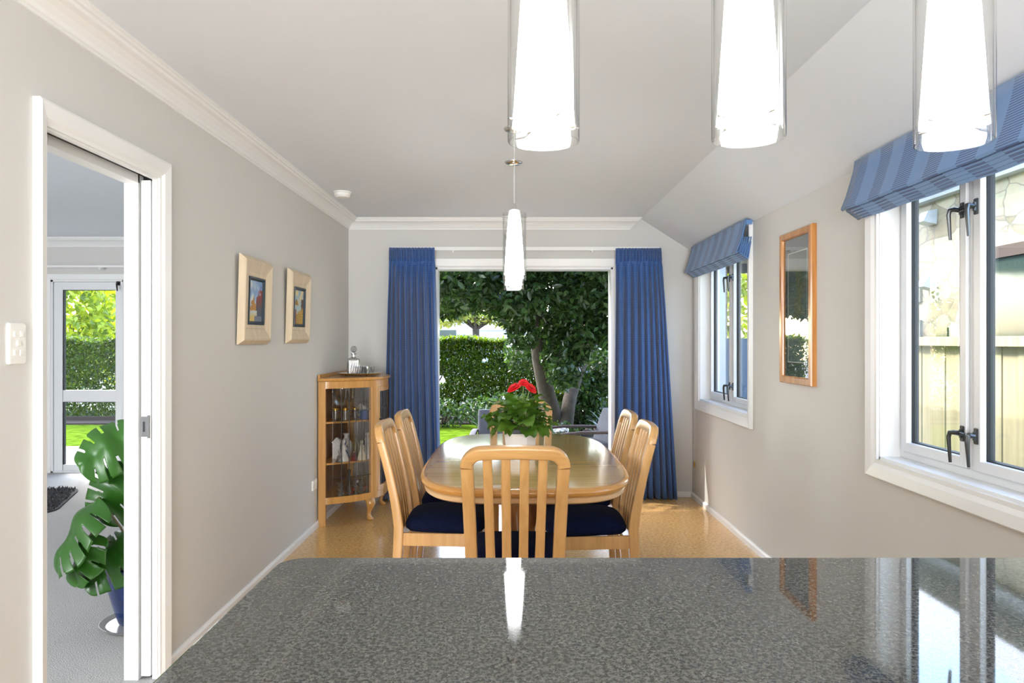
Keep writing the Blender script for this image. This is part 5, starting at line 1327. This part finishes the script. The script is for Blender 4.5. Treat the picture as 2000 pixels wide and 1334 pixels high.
for i, (x, y, lb) in enumerate(((-3.0, 38, 'white van with a red stripe parked across the street, left'), (-0.6, 38.5, 'white van with a red stripe parked across the street, right'))):
    if i == 0:
        cv = thing('parked_van', lb, 'van', (x, y, GZ - 0.05), 0, 'parked vans')
        m = MB(); m.loft([[(a, yy, b) for a, b in ((-0.95, 0.3), (0.95, 0.3), (0.95, 0.9), (0.75, 1.6), (0.6, 1.75), (-0.95, 1.75))] for yy in (0, 1.6)]); obj('body', m, 'whitepaint_ext', cv, bevel=0.03)
        obj('stripe', MB().box(-0.9, -0.02, 1.15, 0.85, -0.001, 1.5), 'terracotta', cv)
        for wx in (-0.6, 0.6):
            obj('wheel', MB().lathe([(0.28, 0), (0.3, 0.05), (0.3, 0.15), (0.28, 0.2)], 20).xform(Matrix.Translation((wx, 0.2, 0.3)) @ Matrix.Rotation(PI / 2, 4, 'X')), 'rubber', cv)
    else: dup(cv, (x, y, GZ - 0.05), 0, lb)
stt = thing('street_tree', 'small pale yellow-green street tree with thin trunk beyond the hedge', 'tree', (-1.17, 24, GZ - 0.05))
obj('trunk', MB().tube([(0, 0, 0), (0.02, 0, 1.2), (0, 0, 2.0), (-0.1, 0, 2.8)], [0.13, 0.11, 0.11, 0.06], 10), 'bark', stt, smooth=True)
m = MB()
for k in range(8):
    a = k * 0.785; m.tube([(0, 0, 1.9), (0.7 * math.cos(a), 0.6 * math.sin(a), 2.35 + 0.1 * (k % 3)), (1.5 * math.cos(a), 1.2 * math.sin(a), 2.5)], [0.05, 0.035, 0.015], 6)
obj('branches', m, 'bark', stt)
leaves_obj('foliage', blob([(-1.2, 0, 2.35, 0.9, .8, .42), (0, 0, 2.5, 1.0, .8, .45), (1.1, 0, 2.35, 0.9, .8, .42), (-.4, .3, 3.0, 1.4, 1, .5)], 3800, 61), 0.17, 'far_leaf', stt, seed=62)

# ---- right side: fence, stone neighbour
fn = thing('timber_fence', 'pale treated pine paling fence with capping rail outside the big window', 'fence', (3.2, 5.0, GZ))
R = random.Random(2); y = -5.5
import itertools
k = 0
while y < 2.95:
    w_ = R.choice([0.145, 0.15, 0.15, 0.148]); m = MB().box(0.0 + 0.006 * (k % 2), y, 0.03, 0.02 + 0.006 * (k % 2), y + w_, 1.46)
    o = obj('paling', m, 'pine', fn); y += w_ + 0.009; k += 1
obj('capping_rail', MB().box(-0.05, -5.6, 1.445, 0.05, 3.0, 1.515), 'pine', fn, bevel=0.004)
for py_ in (-4.5, -2.3, -0.1, 2.1): obj('fence_post', MB().box(0.026, py_ - 0.045, 0, 0.11, py_ + 0.045, 1.44), 'pine', fn)
f2 = thing('blue_grey_fence', 'blue-grey board fence seen through the narrow window', 'fence', (2.8, 9.6, GZ))  # boards in one even blue-grey
for k in range(16): obj('board', MB().box(-1.0 + 0.125 * k, 0, 0.02, -1.0 + 0.125 * k + 0.121, 0.02, 1.52), 'bluefence', f2)
obj('rail', MB().box(-1.0, 0.02, 1.3, 1.0, 0.06, 1.38), 'bluefence', f2)
pst = tag(obj('veranda_post', MB().box(2.28, 8.2, GZ, 2.36, 8.3, 2.9), 'whitepaint_ext'), 'white square post outside the narrow window', 'post')
nb = thing('stone_house', 'neighbouring house of cream rubble limestone with white eaves outside the big window', 'house', (5.0, 5.0, GZ))
obj('wall', MB().box(0, -6.0, 0, 0.3, 4.25, 3.6), 'stone', nb)
obj('wall', MB().box(0.3, 4.2, 0, 4, 4.5, 3.6), 'stone', nb)
obj('fascia', MB().box(-0.12, -6.2, 3.14, 0.02, 4.4, 3.34), 'whitepaint_ext', nb)
obj('eaves', MB().box(-0.55, -6.4, 3.34, 0.6, 4.7, 3.40).box(-0.60, -6.4, 3.34, -0.55, 4.7, 3.62), 'whitepaint_ext', nb)
m = MB(); m.loft([[(-0.6, y, 3.60), (3.5, y, 5.0), (3.5, y, 4.8), (-0.5, y, 3.45)] for y in (-6.4, 4.7)]); obj('roof', m, 'roof', nb)
qn = MB()
for k in range(10): qn.box(-0.03, 4.05 + (0.10 if k % 2 else 0), 0.2 + 0.22 * k, 0.01, 4.27, 0.42 + 0.22 * k)
obj('quoins', qn, 'stone_ret', nb)
wn = MB().box(-0.03, 1.95, 1.35, 0.02, 2.87, 2.36); wo = obj('window', wn, 'darkpane', nb)
obj('window_head', MB().box(-0.06, 1.85, 2.33, 0.0, 2.95, 2.45), 'dark_timber', wo)
obj('vent', MB().box(-0.02, 3.50, 1.50, 0.01, 3.72, 1.64), 'darkpane', nb)
for zz in (2.95, 2.18):
    m = MB(); m.loft([[(-0.01, 3.72, zz - .09), (-0.16, 3.74, zz - .05), (-0.10, 3.74, zz + .07), (0.0, 3.72, zz + .09)], [(-0.01, 3.92, zz - .09), (-0.16, 3.90, zz - .05), (-0.10, 3.90, zz + .07), (0.0, 3.92, zz + .09)]]); obj('white_wedge', m, 'whitepaint_ext', nb)  # pale wedge-shaped blocks on the stone wall
sp = thing('stone_pier', 'rubble stone pier and lintel seen through the narrow window above the blue-grey fence', 'pier', (2.7, 9.75, GZ))
obj('pier', MB().box(-0.5, 0, 0, 0.13, 0.3, 3.4), 'stone', sp); obj('lintel', MB().box(0.13, 0, 2.50, 1.6, 0.3, 3.4), 'stone', sp); obj('beam', MB().box(0.13, -0.03, 2.40, 1.6, 0.3, 2.50), 'dark_timber', sp)
shrub('green trees on the rise seen through the right pane of the narrow window', (4.2, 13.4, 1.6), (0.8, 0.6, 1.5), 2200, 'bush_leaf', 0.16, 71, 'tall_bush', 'bush')
